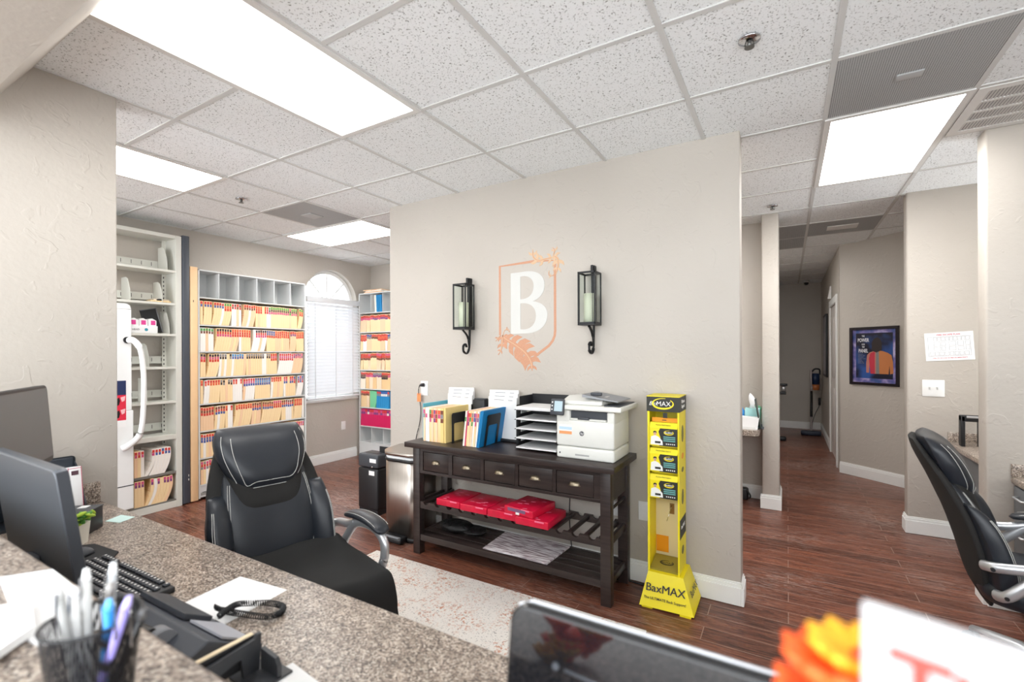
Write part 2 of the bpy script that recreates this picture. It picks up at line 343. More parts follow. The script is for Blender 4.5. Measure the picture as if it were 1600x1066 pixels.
base('baseboard_window', XW, XW+0.016, -1.6, 4.6, '+x'); base('baseboard_back', -5.2, -1.2, 4.864, 4.88, '-y')
base('baseboard_alcove', -1.2, -0.206, 5.234, 5.25, '-y'); base('baseboard_column', -0.222, -0.05, 4.939, 4.955, '-y'); base('baseboard_column_side', -0.066, -0.05, 4.955, 5.37, '+x')
base('baseboard_corridor_end', -0.5, 0.53, 10.364, 10.38, '-y'); base('baseboard_corridor_right', 0.53, 0.546, 8.28, 10.364, '-x')
base('baseboard_plan', 0.816, 1.3, 4.854, 4.87, '-y'); base('baseboard_plan_end', 0.816, 0.832, 4.87, 4.99, '-x')
base('baseboard_partition', 0.985, 1.12, 3.684, 3.70, '-y'); base('baseboard_partition_end', 0.969, 0.985, 3.70, 3.84, '-x')
g = MB()
for o_, za, zb in ((0.016, 0.002, 0.105), (0.011, 0.105, 0.123), (0.006, 0.123, 0.135)):
    p, _, _ = angbox(AW0, AW1, o_, 0, 0, o_); g.prism(p, za, zb, 'z')
struct(g.build('baseboard_angled', WHITE))
# corridor door and casing
struct(MB().box(0.528, 0.546, 7.13, 7.22, 0, 2.19).box(0.528, 0.546, 8.20, 8.29, 0, 2.19).box(0.528, 0.546, 7.22, 8.20, 2.10, 2.19).build('trim_2', WHITE, bevel=0.004))
d = MB().box(0.556, 0.60, 7.225, 8.195, 0.01, 2.095).build('door_1', mat('door_paint', L(214, 208, 202), 0.4)); struct(d)
g = MB()
for a, b in ((0.2, 0.95), (1.1, 1.95)):
    for c0, c1 in ((7.33, 7.66), (7.76, 8.09)): g.box(0.548, 0.557, c0, c1, a, b, 0.004)
g.build('panel', mat('door_paint', L(214, 208, 202)), d)
# window: reveal, frame, sunburst muntins, glass
g = MB()
ring = [(wy0, wz0)]+arc+[(wy1, wz0)]
def inset(k): return [(wy0+k, wz0+k)]+[(wc-(wr-k)*math.cos(math.pi*i/N), wzs+(wr-k)*math.sin(math.pi*i/N)) for i in range(N+1)]+[(wy1-k, wz0+k)]
A, B = inset(0.0), inset(0.045)
for i in range(len(A)):
    j = (i+1) % len(A); g.prism([A[i], A[j], B[j], B[i]], XW-0.13, XW-0.09, 'x')
g.box(XW-0.125, XW-0.095, wy0+0.03, wy1-0.03, wzs-0.03, wzs+0.01)
for ang in (45, 90, 135):
    c_, s_ = math.cos(R(ang)), math.sin(R(ang)); n_ = (-s_*0.009, c_*0.009)
    a = (wc+c_*0.02, wzs); b = (wc+c_*(wr-0.03), wzs+s_*(wr-0.03))
    g.prism([(a[0]-n_[0], a[1]-n_[1]), (b[0]-n_[0], b[1]-n_[1]), (b[0]+n_[0], b[1]+n_[1]), (a[0]+n_[0], a[1]+n_[1])], XW-0.122, XW-0.100, 'x')
wn = struct(g.build('window_1', WHITE))
MB().prism(inset(0.03), XW-0.113, XW-0.109, 'x').build('pane', mat('window_glass', (0.97, 0.99, 1, 1), 0.0, trans=1.0), wn)
struct(MB().box(XW-0.02, XW+0.02, wy0-0.01, wy1+0.01, wz0-0.03, wz0, 0.004).build('trim_3', WHITE))
bl = thing('window_blind', 'white horizontal slatted blind closed over the arched window below its half round top', 'blind', (XW+0.03, wc, wzs))
BW = mat('blind_white', L(226, 229, 233), 0.5)
MB().box(XW+0.004, XW+0.06, wy0+0.005, wy1+0.01, wzs-0.035, wzs+0.035, 0.004).build('headrail', BW, bl)
g = MB(); z = wzs-0.07
while z > wz0+0.06:
    M = Matrix.Translation((XW+0.034, wc, z)) @ Matrix.Rotation(R(57), 4, 'Y'); g.box(-0.025, 0.025, wy0-wc+0.012, wy1-wc+0.004, -0.0015, 0.0015, M=M); z -= 0.043
g.build('slats', BW, bl)
MB().box(XW+0.01, XW+0.055, wy0+0.01, wy1+0.005, wz0+0.012, wz0+0.035, 0.004).build('bottom_rail', BW, bl)
g = MB()
for yy in (wy0+0.12, wc+0.02, wy1-0.12): g.box(XW+0.055, XW+0.058, yy-0.006, yy+0.006, wz0+0.03, wzs-0.03)
g.build('ladder_tape', BW, bl)

# ceiling lights, vents, grille, sprinklers
def cell(i0, i1, j0, j1): return GX+GS*i0, GX+GS*i1, GY+GS*j0, GY+GS*j1
DIFF2 = mat('dimmer_lit_diffuser', L(255, 255, 255), 0.5, emis=((1, 0.985, 0.96, 1), PANEL*0.5))
def light(i0, i1, j0, j1, label, dm=None):
    x0, x1, y0, y1 = cell(i0, i1, j0, j1); t = thing('ceiling_light', label, 'ceiling light', ((x0+x1)/2, (y0+y1)/2, CZ), 'recessed ceiling lights')
    f = 0.03; g = MB()
    g.box(x0, x0+f, y0, y1, CZ-0.006, CZ+0.012).box(x1-f, x1, y0, y1, CZ-0.006, CZ+0.012).box(x0+f, x1-f, y0, y0+f, CZ-0.006, CZ+0.012).box(x0+f, x1-f, y1-f, y1, CZ-0.006, CZ+0.012)
    g.build('frame', GRID, t); MB().box(x0+f, x1-f, y0+f, y1-f, CZ-0.003, CZ+0.008).build('diffuser', dm or DIFF, t)
light(-2, -1, -2, 0, 'large lit ceiling light panel directly above the reception worktop', DIFF2)
light(-5, -4, -2, 0, 'lit ceiling light panel half hidden by the left wall, above the empty shelves')
light(-6, -4, 2, 3, 'lit ceiling light panel nearest the arched window')
light(0, 1, 2, 4, 'added fill light panel, unseen behind the lettered wall, brightening the alcove')  # invented panel, out of view, added to lift the alcove and nearby walls
light(0, 1, 7, 9, 'added fill light panel, unseen behind the slim column, brightening the corridor')  # another added panel out of view, only there to light the dark corridor
light(2, 3, 2, 4, 'lit ceiling light panel at right between the grey vent and the corridor')

def vent(i0, i1, j0, j1, label, badge=None):
    x0, x1, y0, y1 = cell(i0, i1, j0, j1); t = thing('ceiling_vent', label, 'vent', ((x0+x1)/2, (y0+y1)/2, CZ), 'grey perforated ceiling vents')
    MB().box(x0+0.014, x1-0.014, y0+0.014, y1-0.014, CZ+0.001, CZ+0.012).build('perforated_plate', PERF, t)
    if badge: MB().box((x0+x1)/2-badge[0], (x0+x1)/2+badge[0], (y0+y1)/2-badge[1], (y0+y1)/2+badge[1], CZ-0.006, CZ+0.002, 0.003).build('diffuser_plate', GRID if badge[2] else PERF, t)
    return t
vent(2, 3, 1, 2, 'large perforated grey ceiling vent beside the right hand light', (0.05, 0.03, 0))
vent(-5, -4, 1, 2, 'grey ceiling vent near the window light', (0.07, 0.07, 0))
vent(2, 3, 6, 7, 'grey ceiling vent with a pale plate at the corridor mouth', (0.13, 0.09, 1))
vent(1, 2, 6, 8, 'plain grey ceiling vent partly behind the slim column')
x0, x1, y0, y1 = cell(3, 4, 2, 3); t = thing('air_grille', 'white louvred air grille in the ceiling at far right', 'air grille', ((x0+x1)/2, (y0+y1)/2, CZ))
g = MB(); g.box(x0+0.014, x1-0.014, y0+0.014, y0+0.06, CZ-0.004, CZ+0.01).box(x0+0.014, x1-0.014, y1-0.06, y1-0.014, CZ-0.004, CZ+0.01).box(x0+0.014, x0+0.06, y0+0.06, y1-0.06, CZ-0.004, CZ+0.01).box(x1-0.06, x1-0.014, y0+0.06, y1-0.06, CZ-0.004, CZ+0.01)
for k in (1, 2, 3): yy = y0+0.06+k*(y1-y0-0.12)/4; g.box(x0+0.06, x1-0.06, yy-0.011, yy+0.011, CZ-0.003, CZ+0.01)
g.build('frame', GRID, t)
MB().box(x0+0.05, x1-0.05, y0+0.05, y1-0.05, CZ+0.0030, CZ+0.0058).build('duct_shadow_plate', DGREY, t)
g = MB()
for k in range(36):
    xx = x0+0.068+k*0.0135; g.box(-0.0045, 0.0045, y0+0.06, y1-0.06, -0.0008, 0.0008, M=Matrix.Translation((xx, 0, CZ-0.0005)) @ Matrix.Rotation(R(35), 4, 'Y'))
g.build('louvres', GRID, t)
for (x, y, lb) in ((-0.129, 2.129, 'chrome fire sprinkler nearest the camera in the ceiling'), (-0.108, 4.674, 'small fire sprinkler above the slim column'), (-3.865, 2.176, 'small chrome fire sprinkler beside the window side vent')):
    t = thing('fire_sprinkler', lb, 'sprinkler', (x, y, CZ), 'ceiling fire sprinklers')
    MB().lathe((x, y, CZ), [(0.042, 0.002), (0.042, -0.004), (0.022, -0.007), (0.012, -0.012)]).build('escutcheon', CHROME, t)
    g = MB().cyl((x, y), 0.008, CZ-0.026, CZ-0.008, 10)
    g.tube([(x-0.014, y, CZ-0.012), (x-0.018, y, CZ-0.02), (x, y, CZ-0.030)], 0.0028, 6).tube([(x+0.014, y, CZ-0.012), (x+0.018, y, CZ-0.02), (x, y, CZ-0.030)], 0.0028, 6)
    g.cyl((x, y), 0.019, CZ-0.033, CZ-0.030, 14); g.build('nozzle', mat('sprinkler_metal', L(120, 120, 118), 0.3, 0.9), t)
t = thing('security_camera', 'small white dome camera on the ceiling at the far end of the corridor', 'camera', (0.30, 10.0, CZ))
MB().cyl((0.30, 10.0), 0.045, CZ-0.03, CZ, 16).build('mount', GRID, t); MB().sphere((0.30, 10.0, CZ-0.04), 0.038).build('dome', BLACK, t)

# ---------------------------------------------------------------- file folders
MAN = stripe_material('manila_card', [L(226, 178, 122), L(246, 214, 160), L(250, 226, 182), L(236, 196, 142)])
WHT = stripe_material('white_card', [L(222, 214, 206), L(246, 244, 240), L(250, 236, 216)])
PCH = stripe_material('peach_card', [L(232, 170, 128), L(244, 206, 164), L(250, 224, 196)])
BLU = stripe_material('blue_card', [L(16, 104, 168), L(44, 150, 204), L(20, 120, 184)])
MAG = stripe_material('magenta_card', [L(176, 10, 72), L(214, 22, 92), L(232, 60, 120)])
GRN = mat('green_card', L(120, 200, 150), 0.7)
TC = {n: mat('tab_'+n, L(*c), 0.55, var=0.12, vscale=120) for n, c in dict(red=(208, 60, 52), orange=(226, 96, 60), blue=(70, 92, 160), sky=(74, 146, 206), green=(74, 152, 74), black=(56, 46, 52), pink=(206, 80, 130), purple=(130, 66, 130), brown=(120, 66, 52), white=(232, 228, 222), grey=(140, 136, 140)).items()}
H = 0.238; DEP = 0.235
def folder_mesh(th, bend, name):
    # a pad of end-tab folders standing on edge: front edge faces +X, thickness along Y
    n = 6; b = bmesh.new(); rows = []
    for k in range(n+1):
        z = H*k/n; s = bend*(1-k/n)**1.7*-1 + bend*0.25*math.sin(k/n*math.pi)
        rows.append([b.verts.new((0, s-th/2, z)), b.verts.new((-DEP, s-th/2, z)), b.verts.new((-DEP, s+th/2, z)), b.verts.new((0, s+th/2, z))])
    for r0, r1 in zip(rows, rows[1:]):
        for i in range(4): b.faces.new([r0[i], r0[(i+1) % 4], r1[(i+1) % 4], r1[i]])
    b.faces.new(rows[0][::-1]); b.faces.new(rows[-1]); bmesh.ops.recalc_face_normals(b, faces=b.faces[:])
    me = bpy.data.meshes.new(name); b.to_mesh(me); b.free(); return me
def tab_mesh(th, cols, name):
    b = bmesh.new(); me = bpy.data.meshes.new(name); hh = 0.027
    for k, c in enumerate(cols):
        me.materials.append(TC[c]); z1 = H-0.006-k*hh; z0 = z1-hh+0.0015; w = th*(0.33 if k % 2 else 0.37)
        vs = [b.verts.new(p) for p in ((-0.012, -w, z0), (0.0012, -w, z0), (0.0012, w, z0), (-0.012, w, z0), (-0.012, -w, z1), (0.0012, -w, z1), (0.0012, w, z1), (-0.012, w, z1))]
        for f in ((0, 1, 2, 3), (4, 7, 6, 5), (1, 5, 6, 2), (0, 4, 5, 1), (3, 2, 6, 7), (0, 3, 7, 4)):
            q = b.faces.new([vs[i] for i in f]); q.material_index = k
    bmesh.ops.recalc_face_normals(b, faces=b.faces[:]); b.to_mesh(me); b.free(); return me
_fm, _tm = {}, {}
def put_folder(x, y, z, th, card, cname, cols, bend, label, group, scale=1.0, rz=0.0, lean=0.0):
    k = (th, bend, cname)
    if k not in _fm: me = folder_mesh(th, bend, 'file_folder'); me.materials.append(card); _fm[k] = me
    o = bpy.data.objects.new('file_folder', _fm[k]); C.objects.link(o); o.location = (x, y, z); o.rotation_euler = (lean, 0, rz); o.scale = (1, 1, scale)
    tag(o, label, 'file folder', group)
    if cols:
        k = (th, cols)
        if k not in _tm: _tm[k] = tab_mesh(th, cols, 'color_tabs')
        t = bpy.data.objects.new('color_tabs', _tm[k]); C.objects.link(t); t.parent = o
        t.location = (0, 0, 0)
    return o
ROWC = {
 1: [('red', 'blue'), ('red', 'brown'), ('orange', 'red', 'red'), ('green', 'black', 'pink'), ('green', 'orange', 'red')],
 2: [('green', 'brown'), ('orange', 'red', 'red'), ('black', 'red', 'pink'), ('blue', 'blue', 'red'), ('red', 'purple')],
 3: [('black', 'pink', 'red'), ('sky', 'blue'), ('grey', 'black'), ('red', 'pink', 'red'), ('purple', 'pink')],
 4: [('grey', 'black'), ('red', 'pink', 'blue'), ('blue', 'sky', 'blue'), ('red', 'orange'), ('blue', 'purple', 'red')],
 5: [('red', 'brown', 'red'), ('orange', 'red'), ('brown', 'red', 'blue'), ('pink', 'red', 'red'), ('red', 'orange', 'red')],
 6: [('red', 'blue', 'blue'), ('green', 'red', 'brown'), ('green', 'black', 'white'), ('red', 'pink'), ('green', 'brown')],
 7: [('pink', 'red', 'grey'), ('green', 'red'), ('red', 'purple'), ('orange', 'red')]}
NUM = ['', 'top', 'second', 'third', 'fourth', 'fifth', 'sixth', 'lowest']
TH = 0.0245
LV = [2.30, 2.035, 1.758, 1.49, 1.23, 0.963, 0.69, 0.42, 0.155]     # shelf heights shared by the cabinets
def ordn(k): return '%d%s' % (k, 'th' if 10 < k < 14 else {1: 'st', 2: 'nd', 3: 'rd'}.get(k % 10, 'th'))
def row(y0, y1, z, x, pal, where, group, th=TH, bends=(0.0, 0.012, 0.03)):
    y = y0+th/2+0.004; n = 0; pb = 0.0; bend = random.choice(bends); run = 0; cols = pal[0]
    while y < y1-th/2-0.002:
        if run <= 0: run = random.randint(3, 7); bend = random.choice(bends); cols = pal[min(len(pal)-1, int((y-y0)/(y1-y0)*len(pal)))] if random.random() < .7 else random.choice(pal); cc = random.choice(['m', 'm', 'm', 'p', 'w'])
        run -= 1; r = random.random()
        card, cn = {'m': (MAN, 'manila'), 'p': (PCH, 'peach'), 'w': (WHT, 'white')}[cc if r > .2 else random.choice('mpw')]
        cs = cols if random.random() < .88 else (cols[::-1] if random.random() < .5 else None)
        tb = '' if not cs else (' with %s and %s tabs' % (cs[0], cs[1]) if cs[0] != cs[1] else ' with %s tabs' % cs[0])
        lb = '%s %s folder%s, %s' % (ordn(n+1), cn, tb, where)
        bb = bend if y-bend-th > y0 else 0.0
        y += max(0, bb-pb)
        if y > y1-th/2-0.002: break
        pb = bb
        put_folder(x, y, z, th, card, cn, cs, bb, lb, group, scale=random.choice([1, .99, .97, .985]))
        y += th+0.0007; n += 1
    return n
nf = 0
XF = -5.04
for k in range(1, 8):
    y1 = 3.59 if k < 6 else (3.59 if k == 6 else 2.80)
    nf += row(2.425, y1, LV[k+1]+0.002, XF-0.006, ROWC[k], '%s row of full cabinet' % NUM[k], 'folders in the %s row of the full cabinet' % NUM[k])
nf += row(1.875, 2.195, 0.348+0.002, XF-0.006, [('red', 'pink'), ('pink', 'red'), ('red', 'blue'), ('blue', 'brown', 'red')], 'upper filled row, half empty shelving', 'folders in the upper filled row of the half empty cabinet', bends=(0.05, 0.06, 0.03))
nf += row(1.875, 2.195, 0.078+0.002, XF-0.006, [('pink', 'purple'), ('purple', 'pink', 'red'), ('red', 'purple')], 'bottom row, half empty shelving', 'folders in the bottom row of the half empty cabinet', bends=(0.05, 0.06, 0.04))
print('folders', nf)

# ---------------------------------------------------------------- cabinets on the window wall
cab = thing('file_cabinet', 'tall open file cabinet packed with colour tabbed folders, left of the window', 'file cabinet', (XF, 3.0, 0), 'tall open file cabinets')
g = MB(); xb = XW+0.003; y0, y1 = 2.408, 3.612
g.box(xb, XF, y0, y0+0.014, 0.02, 2.31).box(xb, XF, y1-0.014, y1, 0.02, 2.31).box(xb, xb+0.008, y0, y1, 0.02, 2.31).box(xb, XF, y0, y1, 2.296, 2.31)
g.build('body', SHELFG, cab, bevel=0.002)
g = MB()
for z in LV[1:]: g.box(xb+0.008, XF-0.002, y0+0.014, y1-0.014, z-0.013, z)
g.build('shelf', SHELFG, cab, bevel=0.002)
g = MB().box(xb+0.008, XF-0.006, y0+0.014, y1-0.014, 0.03, 0.142).box(XF-0.02, XF-0.006, 2.44, 2.50, 0.06, 0.085); g.build('kick_panel', SHELFG, cab, bevel=0.002)
MB().box(XF-0.006, XF-0.004, 2.43, 2.49, 0.05, 0.075).build('plate', mat('dull_label', L(150, 150, 146), 0.5), cab)
for k in range(1, 6):
    g = MB(); yy = y0+k*(y1-y0)/6; g.prism([(XF-0.012, LV[1]), (XF-0.004, LV[1]+0.02), (XF-0.004, LV[0]-0.01), (xb+0.01, LV[0]-0.01), (xb+0.01, LV[1])], yy-0.0035, yy+0.0035, 'y')
    g.build('divider', SHELFG, cab)
sp = thing('cabinet_side_panel', 'narrow pale wood panel standing between the dark post and the full file cabinet', 'panel', (XF, 2.37, 0))
MB().box(xb, XF+0.004, 2.336, 2.403, 0.012, 2.325, 0.003).build('board', mat('pale_birch', L(242, 204, 158), 0.5, var=0.06), sp); MB().box(XF+0.004, XF+0.0055, 2.360, 2.366, 1.975, 1.995).build('keyhole', BLACK, sp)

cab = thing('shelving_unit', 'tall putty steel shelving with mostly empty shelves behind a white post', 'shelving', (XF, 1.9, 0), 'tall open file cabinets')
g = MB(); y0, y1 = 1.10, 2.262
g.box(xb, XF, y1-0.05, y1, 0.0, 2.60).box(xb, XF, y0, y0+0.05, 0.0, 2.60).box(xb, XF, y0+0.05, y1-0.05, 2.565, 2.60).box(XF-0.05, XF, y0+0.05, y1-0.05, 0.0, 0.065)
g.build('body', SHELF, cab, bevel=0.003)
LS = [2.264, 1.951, 1.657, 1.345, 1.02, 0.70, 0.347, 0.078]
for z in LS:
    d = 0.045 if z == 0.70 else 0.022
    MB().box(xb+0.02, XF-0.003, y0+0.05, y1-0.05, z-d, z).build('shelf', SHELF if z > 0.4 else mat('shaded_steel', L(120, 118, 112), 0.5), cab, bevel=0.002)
for z in (2.264, 1.951, 1.345, 1.02, 0.70):
    g = MB().box(xb+0.03, xb+0.034, y0+0.06, y1-0.055, z+0.03, z+0.10).box(xb+0.03, xb+0.055, y0+0.06, y1-0.055, z+0.03, z+0.034)
    for k in range(14): g.m(1).box(xb+0.034, xb+0.0352, y0+0.12+k*0.08, y0+0.124+k*0.08, z+0.05, z+0.085)
    g.build('back_stop', [SHELF, BLACK], cab)
g = MB().box(xb+0.06, xb+0.064, y1-0.085, y1-0.05, 0.09, 2.565)
for k in range(60): g.m(1).box(xb+0.064, xb+0.0652, y1-0.075, y1-0.067, 0.12+k*0.04, 0.137+k*0.04)
g.build('slotted_upright', [SHELF, BLACK], cab)
for (yy, z, h, s) in ((2.150, 2.264, 0.225, 1), (1.86, 1.951, 0.215, 1), (2.11, 1.951, 0.20, 1), (2.165, 1.657, 0.22, 1), (2.00, 1.345, 0.22, 1), (1.985, 1.02, 0.22, 1)):
    pf = [(xb+0.05, z+0.003), (XF-0.02, z+0.003), (XF-0.03, z+0.10), (XF-0.075, z+h-0.02), (xb+0.14, z+h), (xb+0.05, z+h)]
    g = MB().prism(pf, yy, yy+0.003, 'y').box(xb+0.05, XF-0.02, yy-0.06, yy, z+0.001, z+0.003); g.build('divider', SHELF, cab)
pm = thing('cabinet_end_trim', 'tall charcoal grey end trim beside the half empty shelving', 'panel', (XF, 2.30, 0))
MB().box(xb, XF+0.006, 2.268, 2.330, 0.01, 2.615, 0.006).build('board', mat('slate_grey_paint', L(74, 79, 88), 0.45), pm)
MB().box(XF+0.006, XF+0.0075, 2.312, 2.318, 0.23, 0.25).box(XF+0.006, XF+0.0075, 2.312, 2.318, 0.27, 0.29).build('scuff_plate', SHELF, pm)
bp = MB().box(xb+0.07, XF-0.03, 2.02, 2.185, 1.957, 1.966).build('loose_folder', MAN); tag(bp, 'flat manila folder lying on an upper shelf of the half empty shelving', 'file folder')
cl = MB().sphere((XF-0.05, 2.10, 1.975), 0.017, (1, 1.6, 0.6)).build('binder_clip', BLACK); tag(cl, 'small black clip beside the flat manila folder on the upper shelf', 'clip')
cl.name = 'black_clip'
tag(MB().box(xb+0.05, XF-0.06, 2.055, 2.185, 1.967, 1.985, 0.002).build('paper_stack', mat('cream_paper', L(222, 208, 186))), 'thin cream paper stack lying on the flat manila folder', 'paper stack')
bx = thing('tissue_carton', 'white carton with pink squares and teal logo on the middle shelf', 'carton', (XF, 2.0, 1.659))
MB().box(xb+0.06, XF-0.02, 1.86, 2.07, 1.659, 1.725, 0.002).build('tray', PAPER, bx)
g = MB()
for a in (1.862, 1.93, 2.0): g.prism([(a, 1.725), (a+0.064, 1.725), (a+0.064, 1.775), (a+0.03, 1.795), (a, 1.785)], xb+0.07, XF-0.03, 'x')
g.build('inner_box', PAPER, bx)
g = MB()
for a in (1.868, 1.945, 2.02): g.box(XF-0.03, XF-0.0285, a, a+0.035, 1.735, 1.775)
g.build('pink_square', mat('pink_print', L(222, 70, 150)), bx)
MB().prism([(1.98+0.014*math.cos(k*.7), 1.690+0.014*math.sin(k*.7)) for k in range(9)], XF-0.02, XF-0.0185, 'x').build('teal_logo', mat('teal_print', L(60, 150, 170)), bx)
text('lettering', 'HEAD', 0.022, Matrix.Translation((XF-0.0188, 1.90, 1.690)) @ Matrix.Rotation(R(90), 4, 'Z') @ Matrix.Rotation(R(90), 4, 'X'), DGREY, bx)
bk = thing('leaning_booklet', 'black booklet with pale frame leaning behind the white carton', 'booklet', (XF-0.12, 2.10, 1.659))
Mb = Matrix.Translation((XF-0.12, 2.10, 1.664)) @ Matrix.Rotation(R(14), 4, 'X')
MB().box(-0.004, 0.004, -0.08, 0.055, 0, 0.235, M=Mb).build('cover', BLACK, bk)
MB().box(0.004, 0.005, 0.048, 0.055, 0, 0.235, M=Mb).box(0.004, 0.005, -0.08, 0.048, 0.228, 0.235, M=Mb).build('edging', MGREY, bk)

# white post with curved handle in front of the shelving
po = thing('white_post', 'white enamel cabinet post with a long curved handle at the file room entrance', 'post', (XF+0.04, 1.80, 0))
EN = mat('white_enamel', L(236, 238, 238), 0.3)
g = MB().box(XF+0.005, XF+0.05, 1.735, 1.843, 0.97, 1.86).prism([(1.735, 1.86), (1.843, 1.86), (1.835, 1.895), (1.81, 1.91), (1.735, 1.912)], XF+0.005, XF+0.05, 'x').box(XF+0.005, XF+0.05, 1.70, 1.855, 0.10, 0.97)
g.build('column', EN, po, bevel=0.006)
MB().box(XF+0.0501, XF+0.0515, 1.70, 1.855, 0.306, 0.314).build('seam', DGREY, po)
hp = smooth_path([(XF+0.055, 1.815, 1.588), (XF+0.11, 1.835, 1.585), (XF+0.135, 1.875, 1.50), (XF+0.14, 1.895, 1.30), (XF+0.14, 1.895, 1.05), (XF+0.135, 1.885, 0.85), (XF+0.12, 1.865, 0.74), (XF+0.085, 1.80, 0.665), (XF+0.06, 1.768, 0.645)])
MB().tube(hp, 0.026, 12, flat=0.75).build('handle', EN, po)
MB().tube([(XF+0.05, 1.808, 1.590), (XF+0.062, 1.808, 1.590)], 0.028, 14).build('pivot_ring', BLACK, po)
st = thing('promo_sticker', 'blue and red printed sticker strip on the white post', 'sticker', (XF+0.051, 1.77, 1.0))
MB().box(XF+0.0505, XF+0.0515, 1.735, 1.800, 1.11, 1.235).build('blue_field', mat('navy_print', L(36, 50, 92), 0.4), st)
g = MB()
for k in range(2):
    z = 1.11-k*0.11; g.m(0).box(XF+0.0505, XF+0.0513, 1.735, 1.80, z-0.11, z)
    g.m(1).prism([(1.737, z-0.03), (1.75, z-0.02), (1.758, z-0.05), (1.75, z-0.085), (1.737, z-0.09)], XF+0.0513, XF+0.052, 'x')
    g.m(2).prism([(1.76, z-0.02), (1.795, z-0.01), (1.79, z-0.05), (1.77, z-0.06)], XF+0.0513, XF+0.052, 'x')
g.build('red_field', [mat('red_print', L(222, 44, 70), 0.4), BLACK, mat('pale_pink_print', L(244, 190, 196))], st)
MB().box(XF+0.0505, XF+0.0513, 1.735, 1.80, 0.83, 0.89).build('white_field', PAPER, st)
st['group'] = 'stickers'; del st['group']

# end cabinet, seen past the lettered wall
cab = thing('file_cabinet', 'file cabinet beside the window on the back wall with blue and magenta folders', 'file cabinet', (-4.7, 4.62, 0), 'tall open file cabinets')
x0, x1, yf = -5.262, -4.10, 4.62
g = MB().box(x0, x0+0.014, yf, 4.86, 0.03, 2.31).box(x1-0.014, x1, yf, 4.86, 0.03, 2.31).box(x0, x1, 4.85, 4.86, 0.03, 2.31).box(x0, x1, yf, 4.86, 2.296, 2.31); g.build('body', SHELFG, cab, bevel=0.002)
for z in (2.035, 1.762, 1.495, 1.23, 0.963, 0.70, 0.436, 0.208):
    MB().box(x0+0.014, x1-0.014, yf+0.002, 4.85, z-0.014, z).build('shelf', SHELFG, cab, bevel=0.002)
for k in range(1, 5): xx = x0+k*0.225; MB().box(xx-0.003, xx+0.003, yf+0.02, 4.85, 2.035, 2.296).build('divider', SHELFG, cab)
for k in range(1, 5): xx = x0+k*0.232; MB().box(xx-0.003, xx+0.003, yf+0.01, 4.85, 0.208, 0.422).build('divider', SHELFG, cab)
MB().box(x0+0.014, x1-0.014, yf+0.004, yf+0.02, 0.035, 0.194).build('kick_panel', SHELFG, cab)
# its cream folders are the smallest of several hundred in view: one object
ROWX = [(1.762, [('red', 'purple'), ('brown', 'red'), ('red', 'pink')]), (1.495, [('blue', 'grey'), ('red', 'orange', 'red'), ('red', 'brown')]), (1.23, [('red', 'brown'), ('red', 'red', 'brown'), ('pink', 'red', 'brown')]), (0.963, [('red', 'pink'), ('grey', 'purple'), ('red', 'brown', 'black')]), (0.70, [('red', 'brown')])]
g = MB(); tk = sorted(TC); mats = [MAN, WHT, PCH]+[TC[k] for k in tk]
for z, pal in ROWX:
    x = x0+0.03; run = 0; xe = x1-0.03 if z > 0.8 else x0+0.19
    while x < xe:
        if run <= 0: run = random.randint(2, 5); cols = random.choice(pal); sh = random.choice((0, 0, 0.008, 0.015)); cm = random.choice((0, 0, 0, 2, 1))
        run -= 1; w = 0.024; h = H*random.choice((1, .98, .96))
        g.m(cm); n0 = len(g.bm.verts); g.box(x, x+w-0.001, yf+0.012, yf+0.22, z+0.001, z+h)
        for k, c in enumerate(cols): g.m(3+tk.index(c)).box(x+0.001, x+w-0.002, yf+0.0108, yf+0.02, z+h-0.006-(k+1)*0.03, z+h-0.007-k*0.03)
        g.bm.verts.ensure_lookup_table()
        for v in g.bm.verts[n0:]: v.co.x -= sh*(1-(v.co.z-z)/h)
        x += w
o = g.build('file_folders', mats); tag(o, 'rows of cream folders with red and purple tabs filling the cabinet beside the window', 'file folder'); o['kind'] = 'stuff'
def xfolder(x, z, w, card, cname, cols, label, group, sh=0.0):
    g = MB().box(x, x+w-0.002, yf+0.012, yf+0.22, z+0.001, z+H); g.m(0)
    for v in g.bm.verts: v.co.x -= sh*(1-(v.co.z-z)/H)
    o = g.build('file_folder', card); tag(o, label, 'file folder', group)
    if cols:
        g = MB(); _org[o] = Vector((0, 0, 0))
        for k, c in enumerate(cols): g.m(k).box(x+0.002, x+w-0.004, yf+0.0108, yf+0.02, z+H-0.006-(k+1)*0.032, z+H-0.007-k*0.032)
        g.build('color_tabs', [TC[c] for c in cols], o)
for k in range(14): xfolder(x0+0.03+k*0.042, 0.436, 0.042, MAG, 'magenta', random.choice([('pink', 'purple'), ('purple', 'white'), ('red', 'pink')]), ordn(k+1)+' magenta file folder from the window in the lowest filled row', 'magenta folders beside the window', 0.012)
for k in range(6): xfolder(x0+0.345+k*0.04, 0.70, 0.04, BLU, 'blue', random.choice([('blue', 'white'), ('red', 'grey')]), ordn(k+1)+' blue file folder from the green one, above the magenta row', 'blue folders above the magenta row', 0.015)
o = MB().prism([(x0+0.20, 0.702), (x0+0.30, 0.702), (x0+0.335, 0.80), (x0+0.33, 0.93), (x0+0.20, 0.935)], yf+0.02, yf+0.2, 'y').build('file_folder', GRN); tag(o, 'pale green folder standing open beside the blue folders', 'file folder')
for k in range(4): xfolder(x0+0.30+k*0.035, 2.035, 0.03, BLU if k else WHT, 'blue', None, ordn(k+1)+' %s folder slanting in the top pigeonhole beside the window' % ('white' if not k else 'blue'), 'folders slanting in the top pigeonhole', -0.012)
